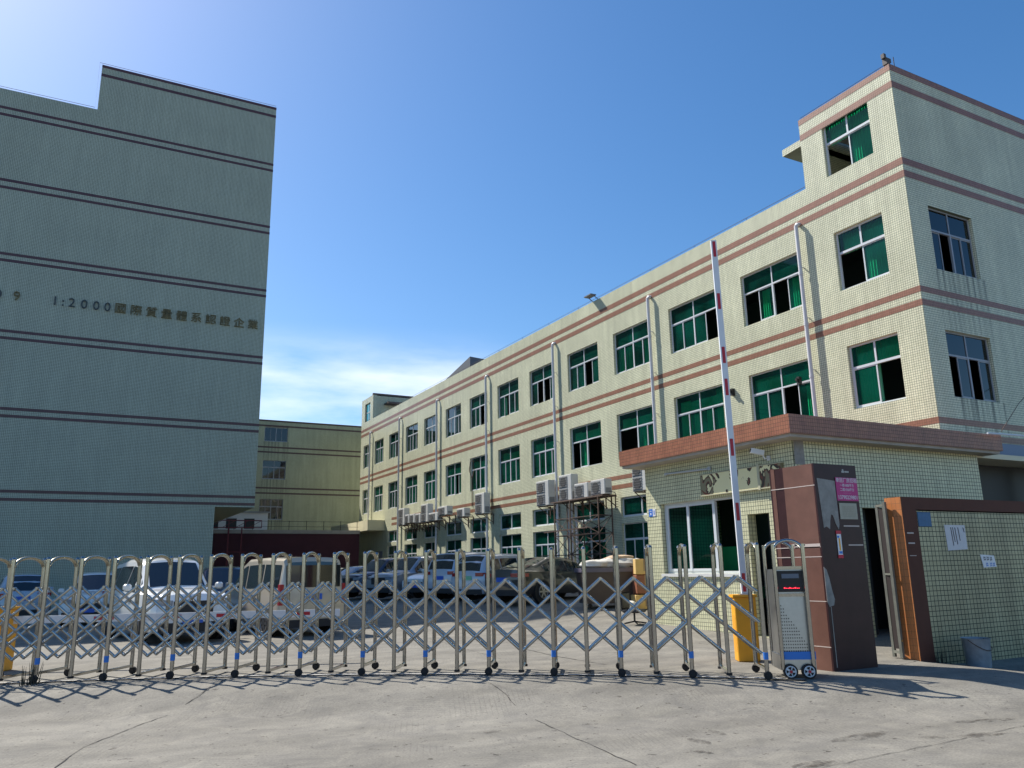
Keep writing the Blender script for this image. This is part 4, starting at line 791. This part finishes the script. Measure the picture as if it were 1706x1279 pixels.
# ------------------------------------------------------------ cars
def paint(name, c, metal=.15, rough=.28): return mat(name, c, rough, metal=metal, coat=1.0)
CG = mat('car_glass', (.012, .018, .024), .04, spec=.9); TL_ = mat('tail_light', (.35, .01, .02), .2, coat=.5); HL = mat('head_light', (.22, .25, .29), .1, coat=.8); TYRE = mat('tyre', (.018, .018, .02), .85); RIMM = mat('rim', (.38, .39, .41), .3, metal=.9)
PLB = mat('plate_blue', (.02, .12, .55), .4); PLG = mat('plate_green', (.25, .6, .35), .4); TRIM = mat('black_trim', (.02, .02, .022), .55)
STY = {  # length, width, height, wheelbase ; stations x(-.5..0.5), belt z, top z, width factor, top width factor
 'suv': (4.65, 1.88, 1.72, 2.7, .35, [(-.5, .78, .86, .86, .80), (-.49, .98, 1.05, .93, .72), (-.455, 1.02, 1.42, .97, .68), (-.40, 1.02, 1.66, 1, .66), (-.2, 1.0, 1.72, 1, .67), (0, .98, 1.72, 1, .67), (.10, .98, 1.66, 1, .66), (.245, 1.0, 1.08, 1, .76), (.38, .97, 1.03, .98, .74), (.46, .88, .95, .93, .72), (.495, .72, .8, .86, .7), (.5, .6, .68, .84, .7)]),
 'sedan': (4.75, 1.84, 1.42, 2.8, .33, [(-.5, .72, .8, .84, .74), (-.49, .95, 1.02, .90, .72), (-.40, .97, 1.06, .97, .72), (-.27, .95, 1.22, 1, .66), (-.15, .94, 1.40, 1, .62), (0, .93, 1.42, 1, .62), (.09, .92, 1.37, 1, .62), (.25, .92, .99, 1, .74), (.38, .86, .92, .97, .74), (.46, .78, .84, .92, .72), (.495, .66, .72, .85, .7), (.5, .55, .6, .83, .7)]),
 'van': (4.4, 1.72, 1.84, 2.7, .31, [(-.5, .9, 1.0, .92, .84), (-.495, 1.08, 1.3, .96, .84), (-.485, 1.1, 1.72, .98, .82), (-.47, 1.1, 1.82, 1, .82), (-.2, 1.08, 1.86, 1, .82), (.08, 1.06, 1.84, 1, .82), (.16, 1.06, 1.74, 1, .80), (.33, 1.08, 1.16, 1, .84), (.42, .98, 1.06, .97, .82), (.47, .86, .95, .93, .8), (.495, .7, .78, .88, .78), (.5, .55, .6, .86, .76)])}
STY['hatch'] = (4.1, 1.76, 1.55, 2.55, .31, [(x, z * .93, t * .93, w, tw) for x, z, t, w, tw in STY['suv'][5]])
def car(name, lab, style, loc, rz, body, plate=PLB, wrapfront=False, group='cars parked in the factory yard'):
    Lc, Wc, Hc, wb, rw, st = STY[style]; hw = Wc / 2
    t = thing(name, lab, {'van': 'van', 'suv': 'car', 'sedan': 'car', 'hatch': 'car'}[style], (loc[0], loc[1], gz(*loc)), rz, group)
    stx = [(x * Lc, zb_, zt, hw * w, hw * tw) for x, zb_, zt, w, tw in st]
    def at(x):
        for a, c in zip(stx, stx[1:]):
            if x <= c[0]: k = (x - a[0]) / (c[0] - a[0]); return [a[i] + (c[i] - a[i]) * k for i in range(5)]
        return list(stx[-1])
    def ring(s):
        x, zb_, zt, w, twd = s; low = .24; cr = .03
        roof = zt > zb_ + .2
        h = [(0, low), (w * .9, low), (w * .985, low + .14), (w, .55), (w * .985, (.55 + zb_) / 2 + .05), (w * .95, zb_)]
        h += [(twd + (w * .95 - twd) * .12, zt - .06), (twd - .05, zt), (twd * .5, zt + cr * .8), (0, zt + cr)]
        return [(x, y, z) for y, z in h] + [(x, -y, z) for y, z in h[-2:0:-1]]
    xs = sorted(set([s[0] for s in stx] + [stx[0][0] + (stx[-1][0] - stx[0][0]) * k / 26 for k in range(1, 26)]))
    b = MB(); b.loft([ring(at(x)) for x in xs]); b.build('body', body, t, smooth=32)
    def sidep(x, v, s, o=.008):
        _, zb_, zt, w, twd = at(x); y0, y1 = w * .95, twd + (w * .95 - twd) * .12; z0_, z1_ = zb_, zt - .06; return (x, s * (y0 + (y1 - y0) * v + o), z0_ + (z1_ - z0_) * v + .002)
    def topp(x, u, o=.006):
        _, zb_, zt, w, twd = at(x); y = u * (twd - .03); return (x, y, zt + .03 * (1 - min(1, abs(u)) ** 1.5) + o)
    # side glass: strips between x limits
    A_ = [s for s in stx if s[2] > s[1] + .3]; xa, xb_ = A_[0][0], A_[-1][0]
    cuts = {'suv': [(-.43, -.27), (-.255, -.03), (-.015, .20)], 'hatch': [(-.40, -.27), (-.255, -.03), (-.015, .20)], 'sedan': [(-.255, -.16), (-.15, -.02), (-.005, .20)], 'van': [(-.46, -.22), (-.20, .04), (.06, .29)]}[style]
    for s in (-1, 1):
        for (c0, c1) in cuts:
            b = MB(); n = 7; x0, x1 = c0 * Lc, c1 * Lc
            def vt(x): _, zb_, zt, w, tw2 = at(x); return .9
            for k in range(n):
                p, q = x0 + (x1 - x0) * k / n, x0 + (x1 - x0) * (k + 1) / n
                hp, hq = at(p)[2] - at(p)[1], at(q)[2] - at(q)[1]
                if hp < .14 and hq < .14: continue
                b.face([sidep(p, .07, s), sidep(q, .07, s), sidep(q, .86, s), sidep(p, .86, s)])
            if b.f: b.build('side_window', CG, t)
    def span(x0, x1, lab2, um=.93, n=6, o=.007):
        b = MB()
        for k in range(n):
            p, q = x0 + (x1 - x0) * k / n, x0 + (x1 - x0) * (k + 1) / n
            for j in range(6): u0_, u1_ = -um + 2 * um * j / 6, -um + 2 * um * (j + 1) / 6; b.face([topp(p, u0_, o), topp(q, u0_, o), topp(q, u1_, o), topp(p, u1_, o)])
        b.build(lab2, CG, t)
    ws = {'suv': (.112, .238), 'hatch': (.112, .238), 'sedan': (.10, .243), 'van': (.168, .322)}[style]; span(ws[0] * Lc, ws[1] * Lc, 'windscreen')
    rs = {'suv': (-.488, -.41), 'hatch': (-.488, -.41), 'sedan': (-.385, -.165), 'van': (-.4945, -.4855)}[style]; span(rs[0] * Lc, rs[1] * Lc, 'rear_window', o=.012 if style != 'van' else .02)
    if style == 'van':
        b = MB(); b.box(-.497 * Lc - .012, -.497 * Lc + .02, -hw * .80, hw * .80, 1.14, 1.66); b.build('rear_glass', CG, t)
    xe = Lc / 2
    b = MB(); b.box(xe - .12, xe + .008, -hw * .78, hw * .78, .22, .42); b.build('bumper_trim', TRIM, t); b = MB(); b.box(-xe - .008, -xe + .12, -hw * .8, hw * .8, .22, .40); b.build('bumper_trim', TRIM, t); b = MB(); gz_ = {'suv': (.56, .84), 'hatch': (.5, .68), 'sedan': (.46, .62), 'van': (.5, .7)}[style]; b.box(xe - .12, xe + .012, -hw * .46, hw * .46, *gz_); b.build('grille', TRIM, t)
    for s in (-1, 1):
        zf = {'suv': .80, 'hatch': .74, 'sedan': .66, 'van': .82}[style]
        b = MB(); pts = [(.505, .52), (.488, .80), (.455, .90), (.415, .945)]
        b.loft([[(x * Lc - (0 if k else .0), s * (hw * w - .02), zf + .02 * k - .06), (x * Lc, s * (hw * w + .004), zf + .02 * k - .055), (x * Lc, s * (hw * w + .004), zf + .02 * k + .055), (x * Lc, s * (hw * w - .03), zf + .02 * k + .06)] for k, (x, w) in enumerate(pts)]); b.build('headlight', HL, t)
        zr = {'suv': .96, 'hatch': .9, 'sedan': .86, 'van': .98}[style]
        b = MB()
        if style == 'van': b.bbox(-xe - .01, -xe + .1, min(s * (hw * .86), s * (hw * .99)), max(s * (hw * .86), s * (hw * .99)), .74, 1.22, .01)
        else: b.loft([[(x * Lc, s * (hw * w - .03), zr - .06), (x * Lc, s * (hw * w + .004), zr - .055), (x * Lc, s * (hw * w + .004), zr + .055), (x * Lc, s * (hw * w - .03), zr + .06)] for k, (x, w) in enumerate([(-.506, .50), (-.498, .84), (-.465, .955), (-.43, .975)])])
        b.build('tail_light', TL_, t)
        mxs = {'suv': .18, 'hatch': .18, 'sedan': .19, 'van': .24}[style] * Lc; mz = at(mxs)[1] + .06
        b = MB(); b.bbox(mxs - .07, mxs + .07, min(s * (hw + .03), s * (hw + .2)), max(s * (hw + .03), s * (hw + .2)), mz, mz + .14, .03); b.box(mxs - .02, mxs + .03, min(s * hw * .93, s * (hw + .04)), max(s * hw * .93, s * (hw + .04)), mz + .02, mz + .06); b.build('mirror', body, t)
        for dx in (-.12, .12): b = MB(); b.box(dx * Lc - .09, dx * Lc + .09, min(s * hw * .98, s * (hw + .012)), max(s * hw * .98, s * (hw + .012)), .84, .87); b.build('door_handle', body, t)
        for x in (-wb / 2, wb / 2):
            b = MB(); b.cyl((x, s * (hw - .06), rw), 'y', rw + .055, .13, 24); b.build('wheel_arch', TRIM, t)
            b = MB(); b.cyl((x, s * (hw - .095), rw), 'y', rw, .22, 26); w_ = b.build('wheel', TYRE, t, smooth=40)
            b = MB(); b.cyl((x, s * (hw + .012), rw), 'y', rw * .66, .01, 20, 1)
            for k in range(6): a = math.pi * 2 * k / 6; b.bar((x, s * (hw + .02), rw), (x + rw * .62 * math.cos(a), s * (hw + .02), rw + rw * .62 * math.sin(a)), .012, .05)
            b.tube([(x + rw * .64 * math.cos(2 * math.pi * k / 18), s * (hw + .016), rw + rw * .64 * math.sin(2 * math.pi * k / 18)) for k in range(19)], .014, 5, cap=False); b.build('rim', [RIMM, TRIM], w_)
    b = MB(); zp = {'suv': .78, 'hatch': .78, 'sedan': .72, 'van': .92}[style]
    b.box(-xe - .022, -xe + .05, -.22, .22, zp - .07, zp + .07); b.build('rear_plate', plate, t); b = MB(); b.box(xe - .02, xe + .022, -.22, .22, .40, .52); b.build('front_plate', plate, t)
    return t
WHT = paint('car_white', (.78, .78, .76), 0); BEI = paint('car_beige', (.52, .45, .35), .15); DBL = paint('car_dark_blue', (.012, .022, .06), .2); DGR = paint('car_dark_grey', (.045, .043, .043), .4); SIL = paint('car_silver', (.26, .29, .34), .4); PBL = paint('car_pale', (.46, .50, .57), .15); GRY = paint('car_grey', (.15, .15, .15), .4)
car('parked_suv', 'big white sport utility car facing the gate on the left', 'suv', (1.95, 21.9), R(-79), WHT).scale = (1, 1, 1.09)
car('parked_van', 'beige van seen from behind, right of the big white car', 'van', (4.75, 21.9), R(99), BEI)
car('parked_hatchback', 'white hatchback with a blue plate before the tall building, leftmost car', 'hatch', (-1.7, 35.0), R(95), PBL)
car('small_white_car', 'small white car nosing out left of the big white car', 'hatch', (.75, 30.6), R(-100), WHT)
car('dark_blue_car', 'dark blue car between the big white car and the van', 'suv', (4.6, 30.5), R(-95), DBL)
rowc = [('grey_sedan', 'grey sedan at the far left end of the row by the factory', 'sedan', (12.0, 43.5), 200, GRY, PLB), ('silver_sedan', 'silver sedan behind the dark blue one in the factory row', 'sedan', (12.6, 40.2), 200, SIL, PLB),
        ('dark_hatchback', 'near black blue hatchback with its nose out in the factory row', 'suv', (13.1, 37.2), 200, DBL, PLB), ('silver_suv', 'silver crossover facing out between the dark and pale cars', 'suv', (13.5, 34.2), 202, SIL, PLB),
        ('white_suv', 'white car facing out right of the silver crossover', 'sedan', (14.2, 31.6), 202, WHT, PLB), ('pale_suv', 'pale car seen from behind with a blue plate in the factory row', 'suv', (14.2, 29.4), 24, PBL, PLB),
        ('electric_car', 'pale car with a green plate left of the dark grey sedan', 'hatch', (14.1, 27.0), 22, PBL, PLG), ('dark_grey_sedan', 'dark grey sedan with a blue plate nearest in the factory row', 'sedan', (14.4, 24.2), 18, DGR, PLB)]
for n_, lab, sty, lo, a, pm, pl in rowc: car(n_, lab, sty, lo, R(a), pm, pl)
# ------------------------------------------------------------ dumpster, bags and cartons
def lump(b, c, sx, sy, sz, seed, n=18, m_=10, amp=.22):
    rnd = random.Random(seed); ph = [rnd.uniform(0, 6) for _ in range(6)]
    rings = []
    for j in range(m_ + 1):
        th = math.pi * j / m_; ring = []
        for k in range(n):
            a = 2 * math.pi * k / n; w = 1 + amp * (math.sin(2 * a + ph[0] + th) * .5 + math.sin(5 * a + ph[1] - 2 * th) * .3 + math.sin(3 * th * 2 + ph[2] + a) * .4)
            rr = math.sin(th) ** .75 if 0 < j < m_ else .02
            ring.append((c[0] + sx * rr * math.cos(a) * w, c[1] + sy * rr * math.sin(a) * w, c[2] - sz * math.cos(th) * (1 + amp * .4 * math.sin(a * 3 + ph[3]))))
        rings.append(ring)
    b.loft(rings)
CX0 = (13.9, 19.9)
zg = gz(*CX0)
t = thing('metal_dumpster', 'dark brown steel dumpster with a rim piled with sacks', 'dumpster', (*CX0, zg), R(-22)); b = MB()
b.loft([[(-.85, -.45, .12), (.75, -.45, .12), (.75, .5, .12), (-.85, .5, .12)], [(-.92, -.52, 1.0), (.82, -.52, 1.0), (.82, .55, 1.0), (-.92, .55, 1.0)]]); b.build('container', mat('dark_brown_steel', (.055, .038, .035), .45, noise=.2, nscale=3), t)
b = MB(); b.box(-.96, .86, -.56, .59, 1.0, 1.12); b.build('rim', mat('lid_purple', (.10, .09, .13), .4), t); b = MB()
for x in (-.7, .6):
    for y in (-.35, .4): b.cyl((x, y, .06), 'y', .06, .05, 12)
b.build('castor', RUBBER, t)
SACK = mat('white_sack', (.68, .64, .56), .75, noise=.15, nscale=4, bump=.4); SACK2 = mat('tan_sack', (.55, .40, .26), .75, noise=.2, nscale=4, bump=.4)
sk = [((-.45, .0), 1.22, .45, .3, .13, SACK, 'white plastic sack on the left of the dumpster pile'), ((.05, .1), 1.25, .42, .3, .15, SACK, 'white plastic sack in the middle of the dumpster pile'), ((.5, .0), 1.25, .45, .32, .15, SACK, 'white plastic sack on the right of the dumpster pile'),
      ((.35, .1), 1.40, .42, .28, .08, SACK2, 'tan sack lying on top of the white sacks'), ((.85, -.1), 1.2, .4, .3, .12, SACK2, 'tan sack slumping off the right end of the dumpster')]
rot = R(-22)
for k, ((dx, dy), z, sx, sy, sz, m_, lab) in enumerate(sk):
    b = MB(); lump(b, (0, 0, 0), sx, sy, sz, k); x = CX0[0] + dx * math.cos(rot) - dy * math.sin(rot); y = CX0[1] + dx * math.sin(rot) + dy * math.cos(rot)
    o = tag(b.build('rubbish_sack', m_, loc=(x, y, zg + z), smooth=70), lab, 'sack', 'sacks piled on the dumpster'); o.rotation_euler = (0, 0, rot)
def carton(loc, z, w, d, h, rz, m_, lab, name='cardboard_box'):
    t = thing(name, lab, 'box', (*loc, gz(*loc) + z), rz, 'boxes beside the dumpster'); b = MB(); b.bbox(-w / 2, w / 2, -d / 2, d / 2, 0, h, .008); b.build('body', m_, t); b = MB(); b.box(-.03, .03, -d / 2 - .003, -d / 2, h * .2, h); b.box(-.03, .03, -d / 2, d / 2, h, h + .003); b.build('tape', mat('tape_tan', (.30, .2, .1), .4), t)
    b = MB(); b.box(w * .12, w * .3, -d / 2 - .003, -d / 2, h * .62, h * .78); b.box(w * .34, w * .42, -d / 2 - .003, -d / 2, h * .6, h * .78); b.build('print_mark', INK, t)
CB = mat('cardboard_yellow', (.60, .40, .14), .8, noise=.1, nscale=5); CBR = mat('brown_panel', (.24, .085, .04), .6, noise=.15, nscale=3)
carton((14.55, 19.35), 0, .55, .6, 1.05, R(-22), CBR, 'reddish brown tall box right of the dumpster')
carton((14.25, 18.75), .95, .5, .45, .42, R(-28), CB, 'yellow cardboard box, upper one right of the sacks'); carton((14.25, 18.8), 0, .6, .5, .38, R(-20), CB, 'yellow cardboard box on the ground right of the dumpster'); carton((14.27, 18.78), .42, .52, .46, .5, R(-24), CBR, 'brown box under the upper yellow cardboard box')
b = MB(); lump(b, (0, 0, 0), .22, .2, .14, 31); tag(b.build('white_bundle', SACK, loc=(13.6, 18.6, gz(13.6, 18.6) + .13), smooth=70), 'small crumpled pale bundle on the ground by the boxes', 'bundle')
t = thing('office_chair', 'dark upturned office chair lying left of the guardhouse', 'chair', (11.9, 16.1, gz(11.9, 16.1)), R(30)); b = MB(); b.bbox(-.25, .25, -.22, .22, .28, .36, .03); b.build('seat', BLACK, t)
b = MB(); b.bbox(-.24, .24, .2, .27, .36, .75, .03); b.build('backrest', BLACK, t); b = MB(); b.tube([(0, 0, .28), (0, 0, .08)], .025, 8)
for k in range(5): a = 2 * math.pi * k / 5; b.tube([(0, 0, .08), (.28 * math.cos(a), .28 * math.sin(a), .04)], .018, 6)
b.build('base', BLACK, t)
